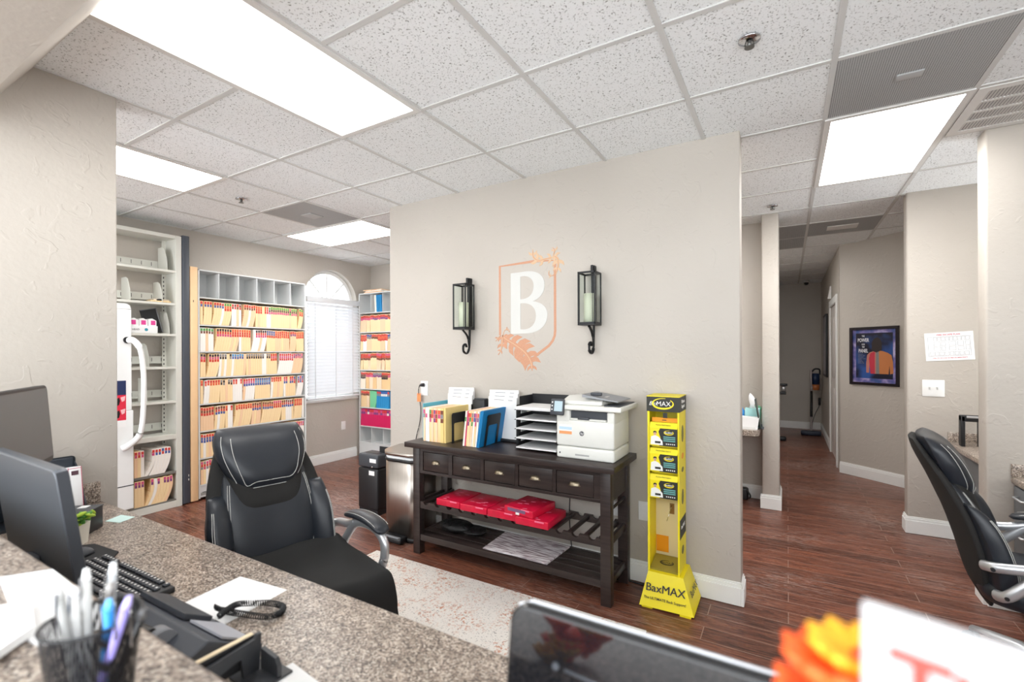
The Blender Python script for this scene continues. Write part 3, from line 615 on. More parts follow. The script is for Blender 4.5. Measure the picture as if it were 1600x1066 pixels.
for k, (a, b_) in enumerate(((0.0, 0.0), (0.02, -0.03), (-0.01, 0.02))):
    g = MB().box(-0.17, 0.17, -0.11, 0.11, 0, 0.014, 0.003, M=Matrix.Translation((x0+0.26+a, yf+0.125, 2.311+k*0.0155)) @ Matrix.Rotation(b_*3, 4, 'Z'))
    tag(g.build('file_folder', [PCH, WHT, PCH][k]), '%s folder lying flat on top of the cabinet beside the window, %s of three' % (('peach', 'white', 'peach')[k], ('lowest', 'middle', 'topmost')[k]), 'file folder', 'folders lying on the end cabinet')
# ---------------------------------------------------------------- outlets and switches
def plate(name, label, cat, M, w=0.07, h=0.115, kind='outlet'):
    t = thing(name, label, cat, M.to_translation()); 
    MB().box(-w/2, w/2, -h/2, h/2, 0, 0.006, 0.002, M=M).build('cover_plate', WHITE, t)
    g = MB()
    if kind == 'outlet':
        for s in (-1, 1): g.box(-0.017, 0.017, s*0.024-0.014, s*0.024+0.014, 0.006, 0.008, M=M)
        g.build('socket', PAPER, t)
    elif kind == 'switch':
        for s in (-1, 1): g.box(s*0.023-0.005, s*0.023+0.005, -0.011, 0.011, 0.006, 0.009, M=M).box(s*0.023-0.003, s*0.023+0.003, -0.001, 0.01, 0.009, 0.018, M=M)
        g.build('toggle', mat('switch_shadow', L(200, 200, 198)), t)
    return t
plate('wall_outlet', 'white wall outlet low on the wall below the window', 'outlet', Matrix.Translation((XW, 4.375, 0.465)) @ Matrix.Rotation(R(90), 4, 'Z') @ Matrix.Rotation(R(90), 4, 'X'), kind='none')
plate('wall_outlet', 'white wall outlet with a black plug above the left end of the sideboard', 'outlet', wallM(-2.615, YB, 1.172), 0.075, 0.12)
plate('wall_outlet', 'white wall outlet low behind the right leg of the sideboard', 'outlet', wallM(-0.965, YB, 0.45))
plate('wall_outlet', 'almond wall outlet low on the wall left of the yellow display', 'outlet', wallM(-0.785, YB, 0.455), 0.08, 0.12)
plate('light_switch', 'white double light switch plate below the evacuation plan', 'light switch', wallM(0.992, 4.87, 1.172), 0.135, 0.13, 'switch')
t = thing('power_cord', 'black cord with orange tag plugged in above the left end of the sideboard', 'cord', (-2.62, YB-0.03, 0.7))
g = MB().tube([(-2.615, YB-0.009, 1.20), (-2.625, YB-0.03, 1.20), (-2.64, YB-0.035, 1.195)], [0.016, 0.014, 0.006], 10)
g.tube(smooth_path([(-2.64, YB-0.035, 1.195), (-2.655, YB-0.03, 1.14), (-2.645, YB-0.015, 1.0), (-2.66, YB-0.012, 0.88), (-2.70, YB-0.012, 0.75), (-2.71, YB-0.012, 0.62), (-2.66, YB-0.02, 0.30), (-2.60, YB-0.03, 0.05)]), 0.0035, 6); g.build('cable', BLACK, t)
MB().box(-2.672, -2.632, YB-0.03, YB-0.028, 1.06, 1.13).build('orange_tag', mat('orange_tag', L(236, 140, 84)), t)
# ---------------------------------------------------------------- sideboard
sb = thing('sideboard', 'dark espresso wood sideboard with five drawers under the lettered wall', 'sideboard', (-1.625, 2.78, 0))
X0, X1, Y0, Y1 = -2.375, -0.875, 2.585, 2.965
MB().box(X0-0.035, X1+0.04, 2.53, 2.985, 0.783, 0.82, 0.003).build('top', ESP, sb)
for lx in (X0, X1-0.062):
    for ly in (Y0, Y1-0.055): MB().box(lx, lx+0.062, ly, ly+0.055, 0.0, 0.783, 0.002).build('leg', ESP, sb)
g = MB().box(X0+0.062, X1-0.062, Y0+0.004, Y0+0.03, 0.752, 0.783).box(X0+0.062, X1-0.062, Y0+0.004, Y0+0.03, 0.592, 0.612)
DR = [(-2.284, -2.05), (-2.016, -1.779), (-1.752, -1.51), (-1.486, -1.243), (-1.221, -0.976)]
ed = [X0+0.062]+[v for d in DR for v in d]+[X1-0.062]
for a, b in zip(ed[::2], ed[1::2]): g.box(a, b, Y0+0.004, Y0+0.03, 0.612, 0.752)
g.box(X0+0.062, X1-0.062, Y0+0.03, Y1-0.03, 0.592, 0.602).box(X0+0.01, X0+0.03, Y0+0.05, Y1-0.05, 0.592, 0.783).box(X1-0.03, X1-0.01, Y0+0.05, Y1-0.05, 0.592, 0.783).box(X0+0.06, X1-0.06, Y1-0.04, Y1-0.02, 0.592, 0.783)
g.build('apron', ESP, sb, bevel=0.0015)
for a, b in DR:
    d = MB().box(a+0.003, b-0.003, Y0+0.008, Y0+0.3, 0.615, 0.749, 0.003).build('drawer', ESP, sb)
    c = (a+b)/2; g = MB(); n = 10
    rg = []
    for k in range(n+1):      # cup pull: half dome open below
        th = math.pi*k/n; rg.append([Vector((c-0.034*math.cos(th), Y0+0.008-0.022*math.sin(th)*math.sin(ph), 0.668+0.026*math.cos(ph)*(math.sin(th)**0.5 if math.sin(th) > 0 else 0)+0.004)) for ph in [j*math.pi/2/6 for j in range(7)]])
    g.rings(rg, cap=False, closed=False); g.box(c-0.037, c+0.037, Y0+0.004, Y0+0.008, 0.668, 0.674, 0.001)
    g.build('cup_pull', BRASS, d)
# middle shelf: scalloped front rail, end rails and bottle slats
NS = 13; px = (X1-X0-0.124)/NS
poly = [(X0+0.062, 0.336), (X1-0.062, 0.336)]
for k in range(NS, 0, -1):
    xr = X0+0.062+k*px; poly.append((xr, 0.385)); poly.append((xr-px*0.28, 0.385))
    for j in range(0, 7): a = math.pi*j/6; poly.append((xr-px*0.5+px*0.22*math.cos(a), 0.385-0.022*math.sin(a)))
    poly.append((xr-px*0.72, 0.385))
poly.append((X0+0.062, 0.385))
pp = []
for p in poly:
    if not pp or (Vector(p)-Vector(pp[-1])).length > 1e-4: pp.append(p)
MB().prism(pp, Y0+0.006, Y0+0.028, 'y').build('rack_rail', ESP, sb, smooth=False); MB().prism(pp, Y1-0.03, Y1-0.01, 'y').build('rack_rail', ESP, sb, smooth=False)
for k in range(NS+1):
    xx = X0+0.062+k*px; xx = min(max(xx, X0+0.075), X1-0.075)
    MB().box(xx-0.013, xx+0.013, Y0+0.028, Y1-0.03, 0.36, 0.38, 0.003).build('slat', ESP, sb)
for xx in (X0+0.012, X1-0.032):
    MB().box(xx, xx+0.02, Y0+0.055, Y1-0.055, 0.336, 0.385, 0.002).build('end_rail', ESP, sb)
    MB().box(xx, xx+0.02, Y0+0.055, Y1-0.055, 0.10, 0.14, 0.002).build('end_rail', ESP, sb)
MB().tube([(X1-0.02, Y0+0.055, 0.545), (X1-0.02, Y1-0.05, 0.545)], 0.012, 4).build('end_rail', ESP, sb)
g = MB().box(X0+0.062, X1-0.062, Y0+0.006, Y0+0.03, 0.10, 0.143).box(X0+0.062, X1-0.062, Y1-0.03, Y1-0.01, 0.10, 0.14)
g.build('bottom_rail', ESP, sb, bevel=0.002)
g = MB()
for k in range(4): g.box(X0+0.03, X1-0.03, Y0+0.032+k*0.079, Y0+0.108+k*0.079, 0.118, 0.136, 0.002)
g.build('bottom_shelf', ESP, sb)
# red packs
REDW = mat('pink_print_mark', L(238, 120, 150), 0.4)
def pack(x0, x1, z0, z1, label, y0=2.565, dy=0.27, rz=0.0):
    M = Matrix.Translation(((x0+x1)/2, y0+dy/2, z0)) @ Matrix.Rotation(rz, 4, 'Z'); w2 = (x1-x0)/2
    t = thing('paper_pack', label, 'paper pack', ((x0+x1)/2, y0+dy/2, z0), 'red paper packs on the sideboard rack')
    MB().box(-w2, w2, -dy/2, dy/2, 0, z1-z0, 0.004, M=M).build('wrapper', RED, t)
    g = MB(); rr = random.Random(int(x0*1000))
    for k in range(7):
        a, b = rr.uniform(-w2*.8, w2*.6), rr.uniform(-dy*.45, dy*.4); g.prism([(a, b), (a+.035, b+.004), (a+.028, b+.014), (a+.004, b+.011)], z1-z0, z1-z0+0.0008, 'z', M=M)
    g.box(w2*.2, w2*.75, -dy/2-0.0008, -dy/2+0.002, (z1-z0)*.75, (z1-z0)*.95, M=M)
    g.build('printed_marks', REDW, t); return t
pack(-2.16, -1.955, 0.386, 0.432, 'red paper pack at the left end of the sideboard rack', 2.59)
pack(-1.945, -1.725, 0.386, 0.432, 'second red paper pack from the left on the sideboard rack', 2.58)
pack(-1.715, -1.495, 0.386, 0.434, 'third red paper pack from the left on the sideboard rack', 2.575)
pack(-1.485, -1.255, 0.386, 0.432, 'red paper pack under the loose upper one on the rack', 2.548)
t = pack(-1.57, -1.345, 0.4345, 0.480, 'red paper pack with a grey label, lying on top of the others', 2.565, 0.26, R(-7))
M = Matrix.Translation((-1.4575, 2.565+0.13, 0.4345)) @ Matrix.Rotation(R(-7), 4, 'Z')
MB().box(-0.085, 0.055, -0.1312, -0.129, 0.018, 0.038, M=M).build('grey_label', mat('grey_purple_label', L(128, 92, 124)), t); MB().box(-0.02, 0.008, -0.1318, -0.129, 0.003, 0.018, M=M).build('white_flap', PAPER, t)
# papers and dark bag on the bottom shelf
t = thing('newspaper', 'open printed newspaper lying on the bottom shelf of the sideboard', 'newspaper', (-1.53, 2.79, 0.137))
NEWS, n_, l_, b_, tc_ = nodes('newsprint')
mp_ = mapping(n_, l_, tc_, (3, 22, 1)); w_ = n_.new('ShaderNodeTexNoise'); w_.inputs['Scale'].default_value = 3; l_.new(mp_.outputs[0], w_.inputs['Vector'])
r_ = ramp(n_, (0.40, L(150, 134, 140)), (0.56, L(232, 228, 230))); l_.new(w_.outputs['Fac'], r_.inputs[0]); l_.new(r_.outputs[0], b_.inputs['Base Color']); b_.inputs['Roughness'].default_value = 0.8
for k, (dx, rz) in enumerate(((-0.12, 3), (0.12, -4))):
    M = Matrix.Translation((-1.535+dx, 2.785, 0.1365)) @ Matrix.Rotation(R(rz), 4, 'Z')
    MB().box(-0.135, 0.125, -0.16, 0.16, 0, 0.009+0.003*k, M=M).build('page_stack', NEWS, t, bevel=0.002)
t = MB().sphere((-2.13, 2.79, 0.178), 0.1, (1.5, 0.9, 0.4), 20, 12).sphere((-1.98, 2.80, 0.166), 0.09, (1.1, 0.9, 0.3)).build('dark_bag', mat('black_nylon', L(16, 16, 18), 0.5, bump=1, bscale=18, bdist=0.02))
tag(t, 'soft black bag slumped at the left end of the bottom shelf', 'bag')

# on top of the sideboard --------------------------------------------------
ZT = 0.8205
# first group of folders (spine edges toward the room)
def sfolder(x, w, card, cols, label, group, y=2.625, h=0.245, d=0.285, lean=0.0, z=ZT):
    def sh(bm):
        for v in bm.verts: v.co.x += lean*(v.co.z-z)/h
    z += 0.0015; g = MB().box(x, x+w-0.0012, y, y+d, z, z+h); sh(g.bm); o = g.build('file_folder', card); tag(o, label, 'file folder', group); _org[o] = Vector((0, 0, 0))
    if cols:
        g = MB()
        for k, c in enumerate(cols): g.m(k).box(x+0.0015, x+w-0.003, y-0.001, y+0.018, z+h-0.012-(k+1)*0.03, z+h-0.0135-k*0.03)
        sh(g.bm); g.build('color_tabs', [TC[c] for c in cols], o)
    return o
YM = mat('yellow_manila', L(240, 212, 140), 0.7)
x = -2.305; tabs1 = [('pink', 'grey'), ('white', 'pink'), ('white', 'white'), ('green', 'brown', 'pink'), ('orange', 'red'), ('purple', 'pink', 'purple'), ('red', 'brown', 'red'), ('orange', 'pink'), ('brown', 'grey', 'brown')]
for k, tb in enumerate(tabs1):
    w_ = 0.019 if k < 7 else 0.028; sfolder(x, w_, [PCH, WHT, WHT, MAN, PCH, MAN, PCH, MAN, YM][k], tb, '%s file folder from the left in the standing cream group on the sideboard' % ordn(k+1), 'cream folders on the sideboard', y=2.62+0.003*(k % 2)); x += w_
sfolder(x, 0.016, YM, None, 'plain yellow manila folder at the right end of the cream group', 'cream folders on the sideboard', y=2.625, h=0.25)
xe1 = x+0.018
def bookend(name, label, x, y0, y1, h, lean=0.0, z=ZT):
    t = thing(name, label, 'bookend', (x, y0, z), 'black bookends on the sideboard'); g = MB(); w = 0.026; th = 0.0025
    def P(a, b, c, d): g.prism([(a, b), (c, b), (c, d), (a, d)], x, x+th, 'x')
    g.prism([(y0, z), (y0, z+h-0.012), (y0+0.01, z+h), (y1-0.01, z+h), (y1, z+h-0.012), (y1, z), (y1-w, z), (y1-w, z+h*0.62), (y1-w-0.008, z+h*0.66), (y0+w+0.008, z+h*0.66), (y0+w, z+h*0.62), (y0+w, z)], x, x+th, 'x')
    for v in g.bm.verts: v.co.x += lean*(v.co.z-z)/h
    g.build('upright', BLACK, t); MB().box(x-0.10, x+th, y0+w+0.002, y1-w-0.002, z-0.0004, z+0.0012).build('foot', BLACK, t); return t
bookend('bookend', 'black metal bookend holding the cream folder group on the sideboard', xe1+0.035, 2.645, 2.815, 0.215)
x = -1.945; tabs2 = [('white', 'green'), ('pink', 'pink', 'red'), ('red', 'pink', 'purple'), ('orange', 'green'), ('grey', 'orange', 'green'), ('purple', 'blue'), ('pink', 'purple', 'pink'), ('red', 'purple')]
c2 = [WHT, MAG, MAN, MAN, PCH, WHT, MAN, WHT]
for k, tb in enumerate(tabs2):
    w_ = 0.0155 if k != 1 else 0.008; sfolder(x, w_, c2[k], tb, '%s file folder from the left in the blue backed group on the sideboard' % ordn(k+1), 'folders in the blue backed group', y=2.615+0.002*(k % 3), lean=0.028, h=0.244); x += w_
for k in range(2): sfolder(x, 0.012, BLU if k == 0 else mat('blue_cover', L(18, 124, 184), 0.5), None, '%s bright blue folder at the right end of the second folder group' % ('inner', 'outer')[k], 'blue folders of the second group', y=2.612, lean=0.04, h=0.25, d=0.30); x += 0.0125
bookend('bookend', 'black metal bookend standing against the blue folder on the sideboard', x+0.004, 2.66, 2.83, 0.22, 0.036)
bl1 = MB().box(-2.345, -2.339, 2.66, 2.95, ZT, ZT+0.27).build('blue_binder_sheet', mat('pale_blue_plastic', L(96, 184, 206), 0.4)); tag(bl1, 'pale blue plastic folder standing at the left end of the sideboard', 'folder')
# wire paper holders against the wall
def holder(x0, x1, label, z1, tilt):
    t = thing('paper_holder', label, 'paper holder', ((x0+x1)/2, 2.93, ZT)); BK = BLACK
    g = MB().box(x0-0.015, x1+0.015, 2.885, 2.97, ZT, ZT+0.02, 0.003).box(x0-0.012, x1+0.012, 2.955, 2.965, ZT+0.02, ZT+0.24).box(x1+0.002, x1+0.012, 2.89, 2.965, ZT+0.02, ZT+0.255).box(x0-0.012, x0-0.002, 2.89, 2.965, ZT+0.02, ZT+0.235)
    g.build('rack', BK, t)
    for k, (z, y) in enumerate(((z1, 2.945), (z1-0.025, 2.928), (z1-0.05, 2.908))):
        M = Matrix.Translation(((x0+x1)/2, y, ZT+0.021)) @ Matrix.Rotation(R(tilt*(k-1)), 4, 'Y'); w2 = (x1-x0)/2-0.002*k
        s = MB().box(-w2, w2, -0.006, 0.006, 0, z-ZT-0.03, M=M).build('paper_stack', PAPER, t)
        g = MB(); g.box(-w2*.6, w2*.1, -0.0068, -0.006, z-ZT-0.052, z-ZT-0.048, M=M).box(w2*.4, w2*.7, -0.0068, -0.006, z-ZT-0.052, z-ZT-0.048, M=M); g.build('printed_line', MGREY, s)
holder(-2.31, -2.07, 'black rack of white forms behind the cream folders on the sideboard', 1.205, 1.2)
holder(-1.925, -1.675, 'black rack of white forms beside the letter trays on the sideboard', 1.20, 0.8)
t = thing('card_box', 'small black box between the two racks of white forms', 'box', (-2.0, 2.93, ZT)); MB().box(-2.05, -1.945, 2.885, 2.955, ZT, 1.115, 0.006).build('body', BLACK, t); MB().box(-2.045, -1.95, 2.90, 2.945, 1.115, 1.122, 0.002).build('lid', DGREY, t)
# letter trays
t = thing('letter_tray', 'black five tier letter tray with white papers beside the printer', 'letter tray', (-1.46, 2.81, ZT))
tx0, tx1, ty0, ty1 = -1.575, -1.25, 2.695, 2.955
for k, z in enumerate((0.832, 0.895, 0.957, 1.02, 1.085)):
    g = MB().box(tx0, tx1, ty0, ty1, z, z+0.003).box(tx0, tx0+0.003, ty0+0.03, ty1, z, z+0.03).box(tx1-0.003, tx1, ty0+0.03, ty1, z, z+0.03).box(tx0, tx1, ty1-0.003, ty1, z, z+0.03)
    if k == 4: g.box(tx0, tx0+0.003, ty0+0.07, ty1, z+0.03, z+0.085).box(tx0, tx1, ty1-0.003, ty1, z+0.03, z+0.09).prism([(ty0+0.05, z+0.03), (ty1, z+0.03), (ty1, z+0.09), (ty0+0.12, z+0.085)], tx1-0.003, tx1, 'x')
    tr = g.build('tray', BLACK, t)
    g = MB().box(tx0+0.02, tx1-0.012, ty0-0.012, ty1-0.02, z+0.004, z+0.012, M=None)
    g.build('papers', PAPER, tr)
MB().box(tx0+0.03, tx1-0.02, ty0-0.03, ty1-0.05, 1.098, 1.112, M=Matrix.Translation((0, 0, 0))).build('top_papers', PAPER, t)
for xx in (tx0-0.004, tx1-0.008):
    for yy in (ty0+0.035, ty1-0.015): MB().box(xx, xx+0.012, yy, yy+0.012, ZT, 1.105).build('riser', BLACK, t)
MB().box(tx0-0.006, tx0-0.001, ty0+0.10, ty0+0.18, 0.83, 1.08).build('clear_side', mat('pale_grey_plastic', L(190, 192, 192)), t)
# printer ------------------------------------------------------------------
t = thing('printer', 'white multifunction laser printer at the right end of the sideboard', 'printer', (-1.04, 2.8, ZT))
a0, a1, b0, b1 = -1.236, -0.868, 2.632, 2.935
MB().box(a0, a1, b0, b1, ZT, ZT+0.072, 0.012, seg=3).build('paper_drawer', PRN, t)
g = MB().box(a0, a1, b0, b1, ZT+0.075, ZT+0.235, 0.012, seg=3); g.box(a0+0.002, a1-0.002, b0+0.06, b1-0.002, ZT+0.22, ZT+0.30, 0.008); g.box(a0, a0+0.09, b0, b0+0.12, ZT+0.215, ZT+0.295, 0.01).box(a1-0.045, a1, b0+0.005, b0+0.12, ZT+0.22, ZT+0.295, 0.008)
g.build('body', PRN, t)
MB().box(a0+0.09, a1-0.045, b0+0.02, b0+0.055, ZT+0.2355, ZT+0.29).box(a0+0.09, a1-0.045, b0+0.055, b0+0.062, ZT+0.236, ZT+0.298).build('output_slot', DGREY, t)
MB().box(a0+0.09, a1-0.05, b0+0.004, b0+0.05, ZT+0.236, ZT+0.246, 0.003).build('output_tray', PRN, t); MB().box(a0+0.14, a0+0.215, b0-0.001, b0+0.04, ZT+0.240, ZT+0.255, 0.004).build('tray_tab', DGREY, t)
MB().box(a0-0.005, a1+0.05, b0-0.025, b1+0.02, ZT+0.298, ZT+0.328, 0.008, seg=3).build('scanner_bed', PRN, t)
g = MB().prism([(b0+0.02, ZT+0.3285), (b1+0.01, ZT+0.3285), (b1+0.01, ZT+0.37), (b0+0.12, ZT+0.375), (b0+0.02, ZT+0.35)], a0+0.03, a1-0.08, 'x'); g.build('feeder_lid', PRN, t, bevel=0.008)
g = MB().prism([(a0+0.16, ZT+0.375), (a1+0.015, ZT+0.352), (a1+0.015, ZT+0.357), (a0+0.16, ZT+0.392)], b0+0.03, b1-0.02, 'y'); g.build('feeder_tray', mat('printer_tray_grey', L(150, 152, 156), 0.5), t)
MB().box(a0+0.20, a0+0.27, b0+0.06, b0+0.085, ZT+0.384, ZT+0.402, 0.004).build('paper_guide', DGREY, t)
MB().box(a1-0.06, a1+0.035, b0+0.0, b1, ZT+0.3285, ZT+0.334, 0.002).build('scanner_lid_edge', DGREY, t)
M = Matrix.Translation((a0+0.022, b0-0.024, ZT+0.318)) @ Matrix.Rotation(R(-12), 4, 'X')
pn = MB().box(-0.045, 0.045, -0.012, 0.006, -0.055, 0.045, 0.006, M=M).build('control_panel', DGREY, t)
MB().box(-0.018, 0.036, -0.0135, -0.012, -0.032, 0.030, M=M).build('screen', mat('lcd_blue_grey', L(176, 198, 208), 0.3), pn)
g = MB()
for k in range(3): g.box(-0.036, -0.028, -0.0135, -0.012, -0.026+k*0.022, -0.018+k*0.022, M=M)
g.build('button', PAPER, pn)
g = MB(); g.m(0).box(a0+0.018, a0+0.105, b0-0.001, b0, ZT+0.148, ZT+0.205).m(1).box(a0+0.02, a0+0.104, b0-0.0015, b0, ZT+0.148, ZT+0.166).m(2).box(a0+0.02, a0+0.104, b0-0.0014, b0, ZT+0.175, ZT+0.192)
g.build('label_sheet', [PAPER, mat('label_orange', L(232, 160, 104)), mat('label_blue', L(190, 216, 232))], t)
MB().prism([(a0+0.168+0.0145*math.cos(k*math.pi/12), ZT+0.158+0.0145*math.sin(k*math.pi/12)) for k in range(24)], b0-0.0012, b0, 'y').build('logo_disc', DGREY, t)
text('logo_letters', 'hp', 0.022, wallM(a0+0.168, b0-0.0014, ZT+0.1585), PAPER, t, shear=0.3)
MB().box(a0+0.125, a0+0.215, b0-0.001, b0, ZT+0.022, ZT+0.032, 0.0005).build('drawer_grip', mat('grip_grey', L(170, 170, 168)), t)
MB().box(a0+0.02, a0+0.028, b0-0.001, b0, ZT+0.026, ZT+0.036).build('button', DGREY, t)
MB().box(a1-0.05, a1-0.02, b1-0.08, b1-0.02, ZT-0.0003, ZT+0.014).build('foot', BLACK, t)
# ---------------------------------------------------------------- wall emblem: shield, leaves and letter B
t = thing('wall_emblem', 'white letter B in a copper shield with leaf scrolls painted on the wall', 'wall emblem', (-1.64, YB, 1.75)); D0, D1 = YB-0.0025, YB
sh = [(-1.868, 1.60), (-1.868, 2.118), (-1.58, 2.128), (-1.41, 2.118), (-1.41, 1.62), (-1.414, 1.585), (-1.43, 1.55), (-1.46, 1.515), (-1.55, 1.455), (-1.60, 1.415)]
MB().strip(sh, 0.019, D0+0.0012, D1).build('shield_outline', COPPER, t)
def bezs(pts, n=10):
    out = []
    for (p0, p1, p2, p3) in pts:
        for k in range(n): u = k/n; out.append(tuple((1-u)**3*a+3*(1-u)**2*u*b+3*(1-u)*u*u*c+u**3*d for a, b, c, d in zip(p0, p1, p2, p3)))
    return out
def ln(a, b): return (a, tuple(a[i]+(b[i]-a[i])/3 for i in (0, 1)), tuple(a[i]+(b[i]-a[i])*2/3 for i in (0, 1)), b)
# letter outline in a 0..0.31 by 0..0.45 frame
def BL(x, z): return (-1.772+x, 1.607+z)
outer = bezs([ln((0, 0), (0, 0.45))], 2)+bezs([ln((0, 0.45), (0.09, 0.452))], 2)+bezs([((0.09, 0.452), (0.20, 0.462), (0.283, 0.43), (0.280, 0.34)), ((0.280, 0.34), (0.278, 0.28), (0.24, 0.25), (0.185, 0.232)), ((0.185, 0.232), (0.26, 0.222), (0.305, 0.185), (0.302, 0.125)), ((0.302, 0.125), (0.298, 0.04), (0.22, -0.002), (0.12, 0.0)), ((0.12, 0.0), (0.08, 0.0), (0.04, 0.0), (0, 0))])
inU = bezs([ln((0.082, 0.252), (0.082, 0.418)), ((0.082, 0.418), (0.14, 0.43), (0.195, 0.40), (0.192, 0.34)), ((0.192, 0.34), (0.190, 0.28), (0.15, 0.25), (0.082, 0.252))])
inL = bezs([ln((0.082, 0.032), (0.082, 0.222)), ((0.082, 0.222), (0.16, 0.228), (0.212, 0.19), (0.21, 0.125)), ((0.21, 0.125), (0.208, 0.05), (0.15, 0.022), (0.082, 0.032))])
cu = bpy.data.curves.new('letter', 'CURVE'); cu.dimensions = '2D'; cu.fill_mode = 'BOTH'; cu.extrude = 0.0012
for lp in (outer, inU, inL):
    s_ = cu.splines.new('POLY'); s_.points.add(len(lp)-1); s_.use_cyclic_u = True
    for k, p in enumerate(lp): s_.points[k].co = (BL(*p)[0], BL(*p)[1], 0, 1)
o = bpy.data.objects.new('letter', cu); C.objects.link(o); bpy.context.view_layer.update()
me = bpy.data.meshes.new_from_object(o.evaluated_get(bpy.context.evaluated_depsgraph_get())); bpy.data.objects.remove(o)
for v in me.vertices: v.co = Vector((v.co.x, YB-0.0014-v.co.z, v.co.y))-_org[t]
me.materials.clear(); me.materials.append(mat('white_wall_paint', L(212, 212, 208), 0.7)); o = bpy.data.objects.new('letter', me); C.objects.link(o); o.parent = t
def leaf(spine, widths, lobes, name, m):
    P = smooth_path([(a, b, 0) for a, b in spine], 6); n = len(P); g = MB()
    W = [0]*n
    for i in range(n):
        u = i/(n-1)*(len(widths)-1); k = min(int(u), len(widths)-2); W[i] = widths[k]+(widths[k+1]-widths[k])*(u-k)
    g.strip([(p.x, p.y) for p in P], [max(0.006, w*0.36) for w in W], D0-0.0002, D1); kk = 0
    for s in (-1, 1):
        for j in range(lobes):
            kk += 1
            i = int((j+0.6)/lobes*(n-2)); p = P[i]; tt = (P[i+1]-P[i]).normalized(); q = Vector((-tt.y, tt.x, 0))*s; L_ = W[i]*1.05+0.004
            a = p-tt*L_*.22; b = p+q*L_*.78+tt*L_*.10; c = p+q*L_*.86+tt*L_*.62; d = p+tt*L_*.20
            e2 = p+q*L_*.42+tt*L_*.30; g.prism([(a.x, a.y), (p.x+q.x*L_*.45-tt.x*L_*.16, p.y+q.y*L_*.45-tt.y*L_*.16), (b.x, b.y), (c.x, c.y), (e2.x, e2.y), (d.x, d.y)], D0+kk*0.00013, D1)
    lf = g.build(name, m, t)
    g = MB().strip([(p.x, p.y) for p in P[2:-2]], 0.004, D0-0.0010, D0-0.0001); g.build('vein', COPPER2 if m is COPPER else COPPER, lf)
leaf([(-1.845, 1.59), (-1.80, 1.56), (-1.72, 1.515), (-1.65, 1.465), (-1.605, 1.40), (-1.595, 1.335)], [0.02, 0.07, 0.10, 0.085, 0.075, 0.006], 8, 'lower_leaf', COPPER)
leaf([(-1.845, 1.60), (-1.85, 1.55), (-1.855, 1.50), (-1.885, 1.45)], [0.03, 0.05, 0.03, 0.005], 3, 'lower_leaf', COPPER)
leaf([(-1.845, 1.585), (-1.83, 1.63), (-1.80, 1.645), (-1.785, 1.62)], [0.012, 0.012, 0.012, 0.014], 1, 'lower_scroll', COPPER)
leaf([(-1.86, 1.60), (-1.89, 1.575), (-1.905, 1.555)], [0.02, 0.02, 0.012], 1, 'lower_scroll', COPPER)
leaf([(-1.42, 2.14), (-1.48, 2.135), (-1.54, 2.13), (-1.58, 2.16), (-1.585, 2.215)], [0.035, 0.035, 0.045, 0.05, 0.006], 4, 'upper_leaf', COPPER2)
leaf([(-1.425, 2.15), (-1.39, 2.13), (-1.385, 2.08), (-1.40, 2.02)], [0.03, 0.05, 0.045, 0.006], 3, 'upper_leaf', COPPER2)
leaf([(-1.41, 2.06), (-1.42, 2.015), (-1.455, 2.015), (-1.455, 2.05)], [0.014, 0.014, 0.013, 0.013], 1, 'upper_scroll', COPPER2)
leaf([(-1.425, 2.15), (-1.41, 2.19), (-1.43, 2.21)], [0.02, 0.025, 0.006], 1, 'upper_leaf', COPPER2)
# ---------------------------------------------------------------- lantern sconces
def sconce(x0, label):
    x1 = x0+0.12; y0, y1, z0, z1 = 2.832, 2.952, 1.652, 1.992; f = 0.009
    t = thing('wall_lantern', label, 'wall lantern', (x0+0.06, YB, 1.43), 'black lantern sconces')
    g = MB()
    for xx in (x0, x1-f):
        for yy in (y0, y1-f): g.box(xx, xx+f, yy, yy+f, z0, z1)
    for zz in (z0, z1-0.012): g.box(x0, x1, y0, y0+f, zz, zz+0.012).box(x0, x1, y1-f, y1, zz, zz+0.012).box(x0, x0+f, y0+f, y1-f, zz, zz+0.012).box(x1-f, x1, y0+f, y1-f, zz, zz+0.012)
    g.box(x0, x1, y0, y1, z0-0.008, z0).box(x0+0.012, x0+0.016, y0-0.004, y0, z0+0.012, z1-0.012).box(x1-0.018, x1-0.014, y0-0.004, y0, z0+0.012, z1-0.012)
    g.build('cage', IRON, t, bevel=0.001)
    g = MB().box(x0+f, x1-f, y0+0.003, y0+0.005, z0+0.012, z1-0.012).box(x1-0.006, x1-0.004, y0+f, y1-f, z0+0.012, z1-0.012).box(x0+0.004, x0+0.006, y0+f, y1-f, z0+0.012, z1-0.012)
    g.build('glass', GLASS, t)
    MB().cyl((x0+0.06, y0+0.06), 0.038, z0+0.0005, z0+0.20, 20).build('candle', CANDLE, t)
    MB().box(x0+0.048, x0+0.072, y1, YB-0.001, z0+0.02, z1+0.055).box(x0+0.052, x0+0.068, y1-0.02, y1, z1, z1+0.055).build('back_bar', IRON, t, bevel=0.001)
    g = MB(); cx = x0+0.06
    sp_ = smooth_path([(cx, YB-0.02, z0+0.05), (cx, YB-0.022, z0-0.06), (cx, YB-0.03, z0-0.15), (cx, YB-0.06, z0-0.19), (cx, YB-0.10, z0-0.175), (cx, YB-0.105, z0-0.135), (cx, YB-0.08, z0-0.118), (cx, YB-0.062, z0-0.14)], 7)
    g.tube(sp_, 0.007, 8, flat=1.7); g.tube(smooth_path([(cx, YB-0.03, z0-0.13), (cx, YB-0.05, z0-0.06), (cx, y0+0.05, z0-0.012)]), 0.006, 8, flat=1.7)
    g.build('scroll_bracket', IRON, t)
sconce(-2.195, 'black lantern sconce with ivory candle, left of the shield emblem'); sconce(-1.175, 'black lantern sconce with ivory candle, right of the shield emblem')
